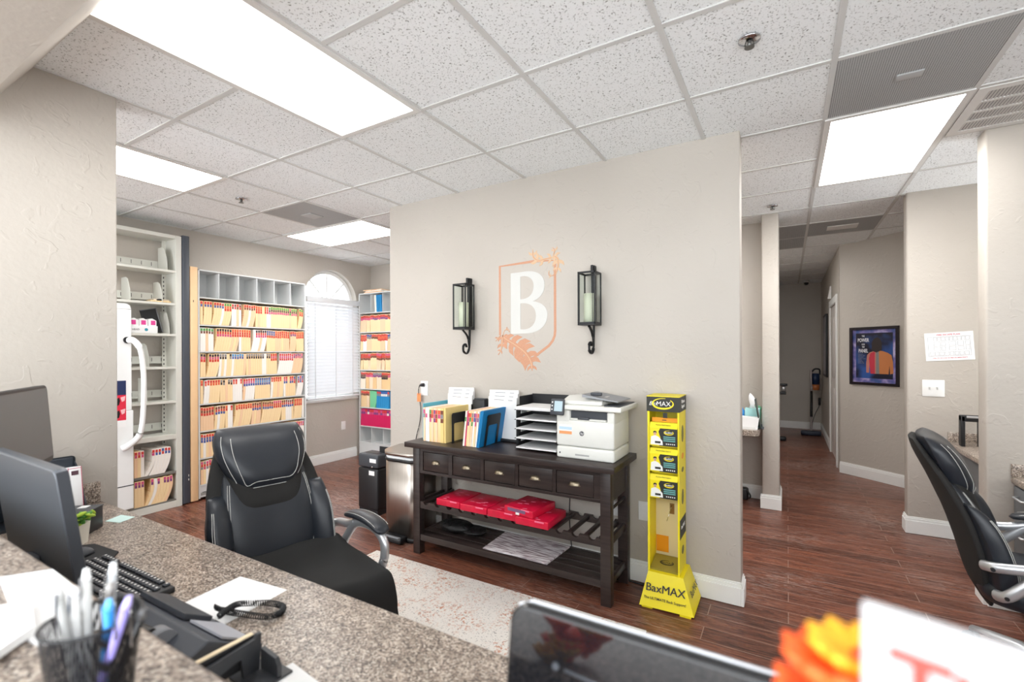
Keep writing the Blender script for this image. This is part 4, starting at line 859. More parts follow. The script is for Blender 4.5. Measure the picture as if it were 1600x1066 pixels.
# ---------------------------------------------------------------- yellow display stand
t = thing('display_stand', 'tall yellow cardboard display stand of boxed back supports against the wall', 'display stand', (-0.59, 2.83, 0))
yf, yb = 2.775, 2.965; x0, x1 = -0.712, -0.532
BK = mat('black_print', L(42, 42, 36), 0.5); WP = mat('white_print', L(240, 240, 236), 0.5)
# flared base
lo = [(-0.742, 2.69), (-0.445, 2.70), (-0.448, 2.985-0.02), (-0.745, 2.965)]; hi = [(-0.708, yf-0.012), (-0.512, yf-0.012), (-0.512, yb), (-0.712, yb)]
g = MB(); b_ = [g.bm.verts.new((x, y, 0.012)) for x, y in lo]; h_ = [g.bm.verts.new((x, y, 0.185)) for x, y in hi]
for i in range(4): g.face([b_[i], b_[(i+1) % 4], h_[(i+1) % 4], h_[i]])
g.face(h_); g.face(b_[::-1])
for xx in (-0.70, -0.49): g.box(xx-0.03, xx+0.03, 2.70, 2.96, 0.0, 0.013)
g.build('base', YEL, t)
sl = math.atan2(yf-0.012-2.695, 0.173)
Mb = Matrix.Translation((-0.603, 2.722, 0.088)) @ Matrix.Rotation(R(2), 4, 'Z') @ Matrix.Rotation(R(90)-sl, 4, 'X')
for sx_ in (-0.0008, 0.0008): text('lettering', 'BaxMAX', 0.060, Mb @ Matrix.Translation((sx_, 0.022, 0.004+sx_*0.2)), BK, t)
text('lettering', 'The ULTIMATE Back Support!', 0.0185, Mb @ Matrix.Translation((0, -0.032, 0.004)), BK, t, bold=0.0002)
Ms = Matrix.Translation((-0.4685, 2.85, 0.09)) @ Matrix.Rotation(R(90), 4, 'Z') @ Matrix.Rotation(R(90)-0.36, 4, 'X')
text('lettering', 'BaxMAX', 0.05, Ms @ Matrix.Translation((0, 0.01, 0.004)), BK, t)
g = MB().box(x0, x0+0.004, yf, yb, 0.12, 1.205).box(x1-0.004, x1, yf, yb, 0.12, 1.205).box(x0, x1, yb-0.004, yb, 0.62, 1.205).box(x0, x0+0.012, yf-0.001, yf+0.002, 0.18, 1.13).box(x1-0.010, x1, yf-0.001, yf+0.002, 0.18, 1.13)
g.build('column', YEL, t)
MB().box(x0+0.004, x1-0.004, yb-0.006, yb-0.001, 0.185, 0.64).build('back_liner', CREAMC, t)
MB().box(x0-0.003, x1+0.003, yf-0.006, yb, 1.122, 1.208).build('header_box', [BK], t); MB().box(x0-0.0035, x1+0.0035, yf-0.0065, yb+0.0005, 1.208, 1.2115).build('header_top', YEL, t)
MH = wallM(-0.622, yf-0.0075, 1.168)
text('logo_lettering', 'Bax', 0.034, MH @ Matrix.Translation((-0.055, 0, 0)), WP, t, shear=0.35); text('logo_lettering', 'MAX', 0.038, MH @ Matrix.Translation((0.004, -0.001, 0)), WP, t)
def swoosh(M, a, b, w, name, m, d=0.0008):
    g = MB(); n = 30; P = []
    for k in range(n+1):
        th = R(75)+k/n*R(330); ww = w*(0.25+abs(math.sin((th-R(75))/2))*0.9); P.append((a*math.cos(th), b*math.sin(th), ww))
    for p, q_ in zip(P, P[1:]):
        g.prism([(p[0], p[1]), (q_[0], q_[1]), (q_[0]*(1-q_[2]/a), q_[1]*(1-q_[2]/b)), (p[0]*(1-p[2]/a), p[1]*(1-p[2]/b))], 0, d, 'z', M=M)
    return g
swoosh(MH, 0.062, 0.033, 0.009, '', None).build('logo_swoosh', YEL, t)
MX = Matrix.Translation((x1+0.0035, 2.87, 1.165)) @ Matrix.Rotation(R(90), 4, 'Z') @ Matrix.Rotation(R(90), 4, 'X')
text('side_lettering', 'Ultimate\nSupport', 0.028, MX, WP, t, bold=0.0006)
MX2 = Matrix.Translation((x1+0.0002, 2.87, 0.42)) @ Matrix.Rotation(R(90), 4, 'Z') @ Matrix.Rotation(R(90), 4, 'X')
MB().box(x1, x1+0.0012, 2.782, 2.955, 0.39, 0.50).build('side_panel', BK, t); text('side_lettering', 'BaxMAX', 0.03, Matrix.Translation((0.0014, 0, 0.03)) @ MX2, WP, t)
g = MB()
for z, h, m_ in ((0.99, 0.10, 0), (0.86, 0.035, 1), (0.78, 0.03, 0), (0.62, 0.09, 0), (0.31, 0.05, 0)):
    g.m(m_).prism([(2.865+0.03*math.cos(k*math.pi/7), z+h/2*math.sin(k*math.pi/7)) for k in range(14)], x1, x1+0.0012, 'x')
g.build('side_print', [mat('olive_print', L(120, 112, 40), 0.5), ORG], t)
g = MB().box(-0.625, -0.598, yb-0.0075, yb-0.006, 0.475, 0.54); g.build('hook_slot', mat('brown_card', L(150, 112, 60), 0.7), t)
MB().tube([(-0.612, yb-0.008, 0.53), (-0.612, yb-0.05, 0.515), (-0.625, yb-0.09, 0.455)], 0.002, 6).build('wire_hook', CHROME, t)
MB().box(-0.705, -0.632, yb-0.011, yb-0.008, 0.235, 0.335).build('orange_card', ORG, t)
MB().box(-0.624, -0.60, yf+0.006, yf+0.010, 1.085, 1.115).build('hook_label', BK, t)
M = Matrix.Translation((-0.622, 2.86, 0.20)) @ Matrix.Rotation(R(12), 4, 'X')
f = thing('support_box', 'olive boxed back support lying in the base of the yellow stand', 'box', (-0.622, 2.86, 0.19)); OL = mat('olive_card', L(152, 138, 60), 0.45)
MB().box(-0.082, 0.078, -0.07, 0.075, -0.012, 0.012, M=M).build('carton', OL, f); swoosh(M @ Matrix.Translation((0, 0, 0.0122)), 0.04, 0.022, 0.007, '', None).build('logo_swoosh', BK, f)
text('lettering', 'BaxMAX', 0.02, M @ Matrix.Translation((0, 0, 0.0122)), BK, f)
for k, (zb, lb) in enumerate(((0.925, 'topmost of the three yellow and black boxed back supports on the stand'), (0.775, 'middle of the three yellow and black boxed back supports on the stand'), (0.622, 'lowest of the three yellow and black boxed back supports on the stand'))):
    f = thing('support_box', lb, 'box', (-0.625, 2.79, zb), 'boxed back supports on the yellow stand')
    a, b = x0+0.016, x1-0.010; h = 0.132; y0_, y1_ = yf-0.012, yf+0.045
    cb = MB().prism([(y0_, zb), (y1_, zb), (y1_, zb+h), (y0_+0.016, zb+h), (y0_, zb+h-0.03)], a, b, 'x').build('carton', BK, f)
    # yellow slanted top, tab with hang hole, white panel with figure
    MB().prism([(y0_-0.0006, zb+h-0.03), (y0_+0.016, zb+h+0.0006), (y1_, zb+h+0.0006), (y1_, zb+h), (y0_+0.016, zb+h), (y0_, zb+h-0.031)], a-0.001, b+0.001, 'x').build('top_panel', YEL, cb)
    tb = MB().box(a, b, y1_-0.004, y1_-0.001, zb+h, zb+h+0.025).build('hang_tab', ORG if k == 0 else YEL, f); MB().box(-0.637, -0.612, y1_-0.0048, y1_-0.004, zb+h+0.008, zb+h+0.013).build('slot', BK, tb)
    g = MB(); fy0, fy1 = y0_-0.0008, y0_-0.0001
    g.m(0).prism([(a, zb+0.0), (a+0.055, zb+0.0), (a+0.062, zb+0.045), (a+0.05, zb+h-0.05), (a+0.06, zb+h-0.03), (a, zb+h-0.03)], fy0, fy1)
    g.m(2).prism([(a+0.004, zb+0.005), (a+0.075, zb+0.005), (a+0.072, zb+0.03), (a+0.05, zb+0.052), (a+0.03, zb+0.06), (a+0.008, zb+0.05)], fy0-0.0004, fy0)
    g.m(3).prism([(a+0.030+0.009*math.cos(j*math.pi/5), zb+0.070+0.0115*math.sin(j*math.pi/5)) for j in range(10)], fy0-0.0006, fy0)
    g.m(1).prism([(a+0.021, zb+0.072), (a+0.03, zb+0.078), (a+0.04, zb+0.073), (a+0.039, zb+0.082), (a+0.030, zb+0.086), (a+0.021, zb+0.082)], fy0-0.0008, fy0-0.0006)
    g.m(1).box(a+0.03, a+0.062, fy0-0.0007, fy0-0.0004, zb+0.014, zb+0.026)
    for j in range(3): g.m(4).box(a+0.078, b-0.01, fy0, fy1, zb+0.028+j*0.011, zb+0.034+j*0.011)
    for j in range(5): g.m(2).box(a+0.092+j*0.011, a+0.098+j*0.011, fy0, fy1, zb+0.010, zb+0.016)
    g.build('printed_panel', [YEL, BK, WP, mat('skin_print', L(206, 164, 134), 0.5), mat('teal_stripe', L(110, 176, 172), 0.5)], cb)
    Mk = wallM(a+0.108, fy0, zb+0.078); swoosh(Mk, 0.028, 0.013, 0.0045, '', None).build('logo_swoosh', YEL, cb); text('lettering', 'BaxMAX', 0.012, Mk, WP, cb, bold=0.0002)
    text('lettering', 'Premium Back Support', 0.009, Matrix.Translation((-0.62, y0_+0.005, zb+h-0.012)) @ Matrix.Rotation(R(62), 4, 'X'), BK, cb)
t = thing('power_cord', 'pale cord hanging from the almond outlet beside the yellow display', 'cord', (-0.74, YB-0.02, 0.2))
MB().tube(smooth_path([(-0.755, YB-0.012, 0.42), (-0.748, YB-0.015, 0.36), (-0.765, YB-0.013, 0.28), (-0.742, YB-0.014, 0.22), (-0.735, YB-0.03, 0.15), (-0.73, YB-0.035, 0.03)]), 0.004, 6).build('cable', mat('pale_cable', L(206, 198, 182)), t)
t = thing('power_cord', 'black cord lying on the floor between the sideboard and the yellow stand', 'cord', (-0.82, YB-0.05, 0.006))
MB().tube(smooth_path([(-0.95, YB-0.06, 0.006), (-0.88, YB-0.045, 0.006), (-0.80, YB-0.05, 0.006), (-0.755, YB-0.04, 0.006)]), 0.0045, 6).build('cable', BLACK, t)
t = thing('power_cord', 'black cord hanging in front of the wall behind the sideboard rack', 'cord', (-1.28, YB-0.02, 0.4))
MB().tube(smooth_path([(-1.30, YB-0.012, 0.80), (-1.285, YB-0.012, 0.62), (-1.30, YB-0.014, 0.4), (-1.29, YB-0.02, 0.2), (-1.26, YB-0.03, 0.008)]), 0.0035, 6).build('cable', BLACK, t)

# ---------------------------------------------------------------- trash can and shredder
t = thing('trash_can', 'brushed steel step trash can with its lid open, left of the sideboard', 'trash can', (-2.62, 2.82, 0))
def rrect(x0, x1, y0, y1, r, z, n=5, front=None):
    P = []
    for cx, cy, a0, rr in ((x1-r, y1-0.03, 0, None), (x0+r, y1-0.03, 90, None), (x0+(front or r), y0+(front or r), 180, front), (x1-(front or r), y0+(front or r), 270, front)):
        q_ = rr or (0.03 if a0 < 180 else r)
        if a0 < 180: cx = x1-q_ if a0 == 0 else x0+q_
        for k in range(n+1): a = R(a0+90*k/n); P.append(Vector((cx+q_*math.cos(a), cy+q_*math.sin(a), z)))
    return P
tx0, tx1, ty0, ty1 = -2.815, -2.43, 2.69, 2.93
MB().rings([rrect(tx0, tx1, ty0, ty1, 0.1, z, 8, 0.1) for z in (0.035, 0.615)]).build('body', STEEL, t)
MB().rings([rrect(tx0-0.003, tx1+0.003, ty0-0.003, ty1+0.003, 0.1, z, 8, 0.1) for z in (0.0, 0.034)]).build('base_ring', BLACK, t); MB().rings([rrect(tx0-0.004, tx1+0.004, ty0-0.004, ty1+0.004, 0.1, z, 8, 0.1) for z in (0.616, 0.632)]).build('rim', BLACK, t)
MB().rings([rrect(tx0+0.004-d, tx1-0.004+d, ty0+0.004-d, ty1-0.004+d, 0.1, z, 8, 0.1) for d, z in ((0.0, 0.6325), (0.004, 0.645), (-0.02, 0.664), (-0.06, 0.655))]).build('bin_liner', mat('white_liner', L(236, 238, 240), 0.5, bump=1, bscale=30, bdist=0.01), t)
Ml = Matrix.Translation((0, ty1-0.01, 0.675)) @ Matrix.Rotation(R(4), 4, 'X') @ Matrix.Translation((0, -ty1+0.01, -0.675))
MB().rings([[Ml @ p for p in rrect(tx0-0.004, tx1+0.004, ty0-0.01, ty1, 0.1, z, 8, 0.1)] for z in (0.677, 0.703)]).build('lid', STEEL, t)
MB().box(tx0+0.15, tx1-0.15, ty1-0.012, ty1+0.008, 0.62, 0.69).build('hinge', BLACK, t)
MB().box(-2.745, -2.535, 2.615, 2.70, 0.005, 0.05, 0.012).build('pedal', BLACK, t); MB().box(-2.735, -2.555, 2.613, 2.64, 0.047, 0.054, 0.003).build('pedal_plate', MGREY, t)
t = thing('paper_shredder', 'black paper shredder with white labels standing behind the steel trash can', 'shredder', (-3.3, 3.1, 0))
sx0, sx1, sy0, sy1 = -3.42, -3.165, 2.985, 3.16
MB().box(sx0, sx1, sy0, sy1, 0.045, 0.42, 0.018, seg=3).box(sx0+0.01, sx1-0.01, sy0+0.01, sy1-0.01, 0.0, 0.05).build('bin', BLACK, t)
MB().box(sx0, sx1, sy0, sy1, 0.425, 0.545, 0.018, seg=3).build('head', DGREY, t)
MB().box(sx0+0.03, sx1-0.03, sy0+0.06, sy0+0.08, 0.5445, 0.5465).build('paper_slot', BLACK, t)
MB().box(sx0+0.15, sx1+0.02, sy1-0.05, sy1-0.043, 0.53, 0.60, M=None).build('back_flap', BLACK, t)
g = MB().box(sx1-0.10, sx1-0.02, sy0-0.001, sy0+0.001, 0.475, 0.51).box(sx1-0.11, sx1-0.04, sy0-0.001, sy0+0.001, 0.36, 0.40); g.build('white_label', PAPER, t)
MB().box(sx1-0.075, sx1-0.055, sy0-0.008, sy0+0.001, 0.43, 0.445, 0.003).build('switch', CHROME, t)

# ---------------------------------------------------------------- rug
o = MB().box(-2.62, -0.64, 1.76, 2.462, 0.0008, 0.010, 0.003).build('area_rug', RUG); tag(o, 'cream runner rug with faded orange pattern on the wood floor', 'rug')

# ---------------------------------------------------------------- reception counter
WT = 0.76
o = thing('reception_worktop', 'long speckled brown laminate worktop on the receptionist side', 'worktop', (-1.2, 0.5, 0))
MB().box(-2.863, 1.2, 0.132, 0.935, WT-0.038, WT, 0.006).build('top', LAM, o)
MB().box(-2.863, -2.843, 0.30, 0.925, WT, WT+0.098, 0.002).build('backsplash', LAM, o)
for xx in (-2.6, -1.2, 0.9): MB().box(xx, xx+0.03, 0.14, 0.80, 0.0, WT-0.038).build('support_panel', DGREY, o)
o = MB().box(-2.863, 1.6, -0.16, 0.318, 1.032, 1.07, 0.010).build('transaction_counter', LAM); tag(o, 'raised speckled laminate transaction counter nearest the camera', 'counter')

def T2(x, y, z, rz): return Matrix.Translation((x, y, z)) @ Matrix.Rotation(R(rz), 4, 'Z')
def sheet(name, cs, z, m, label, cat, th=0.0006):
    o = MB().prism(cs, z, z+th, 'z').build(name, m); return tag(o, label, cat)
sheet('paper_sheet', [(-1.502, 0.838), (-1.294, 0.861), (-1.262, 0.588), (-1.470, 0.562)], WT+0.0004, PAPER, 'blank white sheet of paper on the worktop beside the coiled phone cord', 'paper sheet')
sheet('paper_sheet', [(-0.98, 0.665), (-0.79, 0.645), (-0.82, 0.38), (-1.01, 0.40)], WT+0.0004, PAPER, 'white sheet of paper at the near end of the worktop, right of the desk phone', 'paper sheet')
sheet('sticky_note', [(-2.494, 0.825), (-2.531, 0.893), (-2.446, 0.913), (-2.417, 0.849)], WT+0.0006, mat('mint_paper', L(206, 234, 230), 0.8), 'pale mint sticky note on the worktop near the wall', 'note')
sheet('mouse_pad', [(-2.30, 0.625), (-2.222, 0.705), (-2.06, 0.72), (-1.99, 0.668), (-2.04, 0.60), (-2.22, 0.57)], WT+0.0005, mat('pad_black', L(44, 44, 46), 0.9), 'black mouse pad on the worktop under the mouse', 'mouse pad', 0.004)
o = MB().sphere((-2.13, 0.628, WT+0.0045+0.0), 0.03, (1.0, 1.6, 1.0)).build('computer_mouse', DGREY)
for v in o.data.vertices: v.co.z = max(v.co.z, WT+0.0048)
tag(o, 'dark grey computer mouse on the mouse pad', 'mouse')
kb = thing('keyboard', 'black computer keyboard with white legends behind the pen cup', 'keyboard', (-1.78, 0.6, WT))
Mk = T2(-1.785, 0.605, WT, 1.5)
MB().box(-0.225, 0.225, -0.075, 0.072, 0.003, 0.022, 0.005, M=Mk).build('case', BLACK, kb)
g = MB(); rr = random.Random(3)
for r_ in range(6):
    x = -0.215; yy = -0.062+r_*0.0215+(0.006 if r_ == 5 else 0)
    while x < 0.205:
        w_ = 0.0165 if not (r_ == 0 and -0.12 < x < -0.02) else 0.09
        if r_ == 5 and rr.random() < .12: x += 0.012; continue
        g.box(x, x+w_, yy, yy+0.017, 0.0215, 0.028, 0.0015, M=Mk, seg=1); g.m(1).box(x+0.004, x+0.010, yy+0.008, yy+0.013, 0.0281, 0.0284, M=Mk).m(0); x += w_+0.0028
g.build('keycaps', [DGREY, WP], kb)
g = MB().box(-0.2255, 0.2255, -0.077, -0.072, 0.004, 0.012, M=Mk); g.build('front_edge', SILVER, kb)

# monitors seen from behind
def monitor(name, label, x, y, zt, w, hgt, tilt, rz, front=False, backmat=None, stand=True):
    M = Matrix.Translation((x, y, zt)) @ Matrix.Rotation(R(rz), 4, 'Z') @ Matrix.Rotation(R(tilt), 4, 'X')
    t = thing(name, label, 'monitor', (x, y, WT)); bm_ = backmat
    # local: y+ = screen side, z from -hgt to 0
    def rr_(d, y, r=0.022):
        P = []
        for cx, cz, a0 in ((w/2-r, -r, 0), (-w/2+r, -r, 90), (-w/2+r, -hgt+r, 180), (w/2-r, -hgt+r, 270)):
            for k in range(5): a = R(a0+22.5*k); P.append(M @ Vector((cx+(r-d)*math.cos(a)-0*d, y, cz+(r-d)*math.sin(a))))
        return P
    MB().rings([rr_(0.004, -0.014), rr_(0.0, -0.010), rr_(0.0, 0.010), rr_(0.003, 0.013)]).build('housing', bm_, t)
    s = MB().box(-w/2+0.012, w/2-0.012, 0.0131, 0.0145, -hgt+0.02, -0.012, M=M).build('screen', mat('screen_grey', L(96, 98, 100), 0.35), t)
    if stand:
        g = MB().box(-0.035, 0.035, -0.035, -0.0145, -hgt+0.005, -hgt+0.06, 0.004, M=M); b0 = M @ Vector((0, -0.025, -hgt+0.03))
        g.tube([b0, (b0.x, b0.y+0.004, WT+0.012)], 0.022, 8); g.build('stand_neck', DGREY, t)
        MB().box(b0.x-0.11, b0.x+0.11, b0.y-0.05, b0.y+0.11, WT+0.0005, WT+0.012, 0.004).build('stand_base', DGREY, t)
    return t, M
LG = mat('graphite_back', L(98, 102, 108), 0.35, 0.35)
t, M = monitor('computer_monitor', 'dark graphite back of the large monitor at the left edge, behind the raised counter', -1.838, 0.432, 1.182, 0.55, 0.335, 7.3, 0, backmat=LG)
MB().box(0.262, 0.2755, -0.012, 0.011, -0.33, -0.006, M=M).build('side_bezel', DGREY, t)
t, M = monitor('computer_monitor', 'grey screened monitor with a black bezel standing against the left wall', -2.342, 0.530, 1.348, 0.46, 0.30, 4, -30.2, backmat=BLACK)
GB = mat('glossy_black', L(18, 20, 24), 0.06, coat=0, var=0.01); GB.node_tree.nodes['Principled BSDF'].inputs['IOR'].default_value = 1.8
t, M = monitor('computer_monitor', 'glossy black monitor back with silver edge at the bottom centre, reflecting orange flowers', 0.005, 0.487, 1.176, 0.575, 0.345, -9, 0, backmat=GB)
g = MB(); e = 0.0015
rimp = [(-0.2875-e, -0.345+0.02), (-0.2875-e, -0.022), (-0.282, -0.007), (-0.265, e*0.5), (0.265, e*0.5), (0.282, -0.007), (0.2875+e, -0.022), (0.2875+e, -0.325)]
g.tube([M @ Vector((a, 0.002, b)) for a, b in rimp], 0.002, 6); g.build('silver_edge', SILVER, t)
g = MB().tube([M @ Vector((-0.225, -0.0135, -0.052)), M @ Vector((-0.225, -0.016, -0.052))], 0.004, 8).tube([M @ Vector((-0.215, -0.0142, -0.053)), M @ Vector((-0.155, -0.0142, -0.056))], 0.0016, 6); g.build('lock_slot', DGREY, t)

# organiser, boxes, plant behind the left monitor
t = thing('document_sorter', 'black upright document sorter holding white labelled binders against the left wall', 'document sorter', (-2.78, 0.69, WT))
BBK = mat('dark_slate_plastic', L(44, 50, 58), 0.4)
Mo = T2(-2.815, 0.69, WT, 0)
MB().box(-0.012, 0.0, -0.20, 0.135, 0, 0.245, 0.012, M=Mo, seg=3).box(0.0, 0.14, -0.20, 0.135, 0, 0.01, M=Mo).build('back_panel', BBK, t)
g = MB()
for yy in (-0.2, -0.09, 0.02, 0.13): g.prism([(0, 0.01), (0.13, 0.01), (0.13, 0.05), (0.03, 0.20), (0, 0.22)], yy, yy+0.004, 'y', M=Mo)
g.build('divider', BBK, t)
for k, yy in enumerate((0.015, 0.105)):
    f = thing('ring_binder', ('white and pink edged binder in the sorter nearer the monitor', 'white and pink edged binder in the sorter nearer the file room')[k], 'binder', Mo @ Vector((0.05, yy, 0.011)), 'binders in the sorter')
    M1 = Mo @ Matrix.Translation((0.02, yy, 0.011)) @ Matrix.Rotation(R(-9), 4, 'Y')
    MB().box(0, 0.10, -0.024, 0.024, 0, 0.185, 0.002, M=M1).build('cover', PAPER, f)
    g = MB()
    for e_ in (-0.023, 0.021): g.box(0.1001, 0.101, e_, e_+0.002, 0, 0.185, M=M1)
    g.box(0.1001, 0.101, -0.023, 0.023, 0.178, 0.18, M=M1).box(0.1001, 0.101, -0.023, 0.023, 0.01, 0.012, M=M1); g.build('pink_edging', mat('pink_red_edge', L(206, 96, 118)), f)
    MB().box(0.1001, 0.1015, -0.012, 0.012, 0.15, 0.168, M=M1).build('spine_mark', mat('dark_label_mark', L(90, 60, 70)), f)
t = thing('desk_organizer', 'low black desk box beside the white planter', 'box', (-2.42, 0.70, WT)); Mo2 = T2(-2.455, 0.70, WT, 43)
MB().box(-0.10, 0.085, -0.055, 0.055, 0, 0.088, 0.003, M=Mo2).build('body', BLACK, t); MB().box(-0.102, 0.087, -0.057, 0.057, 0.088, 0.092, 0.001, M=Mo2).build('lid', DGREY, t); MB().box(0.02, 0.05, 0.01, 0.04, 0.0921, 0.094, M=Mo2).build('white_tag', PAPER, t)
t = thing('sticky_note_box', 'white card holder with a pink note beside the low black desk box', 'box', (-2.43, 0.58, WT)); Mo3 = T2(-2.43, 0.60, WT, 38)
MB().box(-0.05, 0.045, -0.035, 0.035, 0, 0.10, 0.002, M=Mo3).build('body', PAPER, t); MB().box(-0.045, 0.04, -0.03, 0.03, 0.10, 0.118, 0.002, M=Mo3).build('black_tray', BLACK, t)
MB().box(-0.02, 0.015, -0.012, -0.009, 0.118, 0.15, M=Mo3).build('pink_note', mat('magenta_note', L(206, 70, 176), 0.7), t)
t = thing('potted_plant', 'small green succulent in a square white pot on the worktop', 'potted plant', (-2.255, 0.655, WT)); Mp = T2(-2.285, 0.662, WT, 45)
g = MB(); g.rings([[Mp @ Vector((sx*w_, sy*w_, z)) for sx, sy in ((-1, -1), (1, -1), (1, 1), (-1, 1))] for w_, z in ((0.03, 0.0), (0.036, 0.078), (0.033, 0.078), (0.031, 0.066))], smooth=False); g.build('pot', mat('ivory_ceramic', L(226, 222, 210), 0.4), t)
g = MB(); rr = random.Random(5)
for k in range(46):
    a = rr.uniform(0, 6.28); d = rr.uniform(0.004, 0.032); hh = rr.uniform(0.0, 0.035); tip = 0.008+rr.uniform(0, 0.008)
    if k > 30: a = rr.uniform(-0.5, 1.1); d = rr.uniform(0.03, 0.085); hh = 0.012+d*0.5+rr.uniform(-.01, .012)
    c = Mp @ Vector((d*math.cos(a-0.8), d*math.sin(a-0.8), 0.075+hh)); g.m(0 if k % 3 else 1).sphere((0, 0, 0), tip, (1.3, 0.75, 0.45), 8, 5, M=Matrix.Translation(c) @ Matrix.Rotation(rr.uniform(0, 6.28), 4, 'Z') @ Matrix.Rotation(rr.uniform(-1, 1), 4, 'Y'))
for k in range(6): a = k*1.05; g.m(0).tube([Mp @ Vector((0, 0, 0.06)), Mp @ Vector((0.03*math.cos(a), 0.03*math.sin(a), 0.095))], 0.0018, 5)
g.m(0).tube([Mp @ Vector((0.01, 0.0, 0.07)), Mp @ Vector((0.045, -0.02, 0.10)), Mp @ Vector((0.075, -0.03, 0.125))], 0.0018, 5)
g.build('foliage', [mat('leaf_green', L(86, 150, 62), 0.5), mat('lime_leaf', L(176, 206, 66), 0.5)], t)

# desk phone and stand beyond the raised counter
t = thing('desk_phone', 'dark grey desk phone with two rounded cradle hooks below the raised counter', 'phone', (-1.30, 0.55, WT))
PH = mat('phone_grey', L(70, 74, 82), 0.45); Mq = T2(-1.295, 0.575, WT, 1)
g = MB(); prof = [(-0.135, 0.0), (0.075, 0.0), (0.078, 0.018), (-0.02, 0.075), (-0.045, 0.09), (-0.135, 0.05)]
g.prism(prof, -0.215, 0.215, 'x', M=Mq); g.build('body', PH, t, bevel=0.004)
MB().prism([(-0.018, 0.0755), (0.045, 0.040), (0.052, 0.050), (-0.012, 0.088)], -0.17, 0.05, 'x', M=Mq).build('display_hood', DGREY, t, bevel=0.002)
MB().prism([(-0.012, 0.0735), (0.06, 0.031), (0.062, 0.034), (-0.010, 0.078)], 0.07, 0.205, 'x', M=Mq).build('label_strip', mat('pale_grey_card', L(176, 178, 186), 0.5), t)
for xx in (-0.195, 0.075):
    MB().tube([Mq @ Vector((xx, -0.085, 0.075)), Mq @ Vector((xx+0.04, -0.085, 0.075))], 0.028, 16).build('cradle_hook', MGREY, t)
MB().tube(smooth_path([Mq @ Vector((-0.13, -0.10, 0.095)), Mq @ Vector((-0.03, -0.10, 0.085)), Mq @ Vector((0.09, -0.10, 0.09))]), 0.017, 10).build('handset', BLACK, t)
t = thing('coiled_cord', 'black coiled phone cord looped across the white sheet of paper', 'cord', (-1.27, 0.72, WT))
cp = smooth_path([(-1.325, 0.672, WT+0.03), (-1.32, 0.69, WT+0.014), (-1.285, 0.70, WT+0.013), (-1.235, 0.715, WT+0.013), (-1.19, 0.735, WT+0.012), (-1.178, 0.762, WT+0.012), (-1.20, 0.785, WT+0.012), (-1.245, 0.78, WT+0.012), (-1.28, 0.755, WT+0.014), (-1.29, 0.715, WT+0.028), (-1.285, 0.685, WT+0.030), (-1.272, 0.655, WT+0.03)], 20)
pts = []; ph = 0
for i in range(len(cp)-1):
    p = cp[i]; tt = (cp[i+1]-cp[i]); 
    for u in range(4):
        q_ = p+tt*(u/4); ph += 0.62; a_ = tt.normalized().cross(Vector((0, 0, 1))).normalized(); pts.append(q_+a_*0.0072*math.cos(ph)+Vector((0, 0, 0.0072*math.sin(ph))))
MB().tube(pts, 0.0015, 5).build('coil', BLACK, t)
t = thing('note_holder', 'black plastic note holder with a cream edged pad, right of the desk phone', 'holder', (-1.02, 0.55, WT))
g = MB().prism([(0.46, WT+0.002), (0.49, WT+0.002), (0.50, WT+0.035), (0.57, WT+0.048), (0.575, WT+0.002), (0.61, WT+0.002), (0.615, WT+0.085), (0.605, WT+0.085), (0.60, WT+0.077), (0.46, WT+0.066)], -1.028, -1.018, 'x').box(-1.05, -0.95, 0.56, 0.645, WT+0.001, WT+0.006); g.prism([(-1.018, WT+0.006), (-0.955, WT+0.006), (-0.955, WT+0.03), (-0.965, WT+0.045), (-1.018, WT+0.052)], 0.612, 0.622, 'y')
g.build('frame', mat('black_satin', L(58, 60, 64), 0.4), t, bevel=0.001)
MB().box(-1.044, -1.032, 0.455, 0.605, WT+0.025, WT+0.083, 0.001).build('cream_pad', mat('cream_pad', L(240, 220, 186), 0.7), t)
MB().box(-1.031, -1.0285, 0.455, 0.61, WT+0.02, WT+0.081).build('black_backing', BLACK, t)

# on the raised counter: pen cup, papers, flowers, white sign
ZU = 1.0705
t = thing('pen_cup', 'black mesh pen cup at the bottom left on the raised counter', 'pen cup', (-0.70, 0.215, ZU)); cx, cy = -0.685, 0.215
mm, n_, l_, b_, tc_ = nodes('black_wire_mesh'); b_.inputs['Base Color'].default_value = L(30, 30, 34); b_.inputs['Roughness'].default_value = 0.4; b_.inputs['Metallic'].default_value = 0.5
mp_ = mapping(n_, l_, tc_, (1, 1, 1)); ck = n_.new('ShaderNodeTexVoronoi'); ck.inputs['Scale'].default_value = 420; ck.inputs['Randomness'].default_value = 0.0; l_.new(mp_.outputs[0], ck.inputs['Vector'])
gt = n_.new('ShaderNodeMath'); gt.operation = 'GREATER_THAN'; gt.inputs[1].default_value = 0.40; l_.new(ck.outputs['Distance'], gt.inputs[0]); l_.new(gt.outputs[0], b_.inputs['Alpha'])
g = MB(); g.rings([[Vector((cx+r_*math.cos(k*math.pi/16), cy+r_*math.sin(k*math.pi/16), z)) for k in range(32)] for r_, z in ((0.036, ZU+0.001), (0.045, ZU+0.098))], cap=False); g.build('mesh_wall', mm, t)
g = MB().tube([(cx+0.045*math.cos(k*math.pi/16), cy+0.045*math.sin(k*math.pi/16), ZU+0.099) for k in range(33)], 0.0018, 6); g.build('rim', BLACK, t); MB().cyl((cx, cy), 0.037, ZU, ZU+0.003, 32).build('base', BLACK, t)
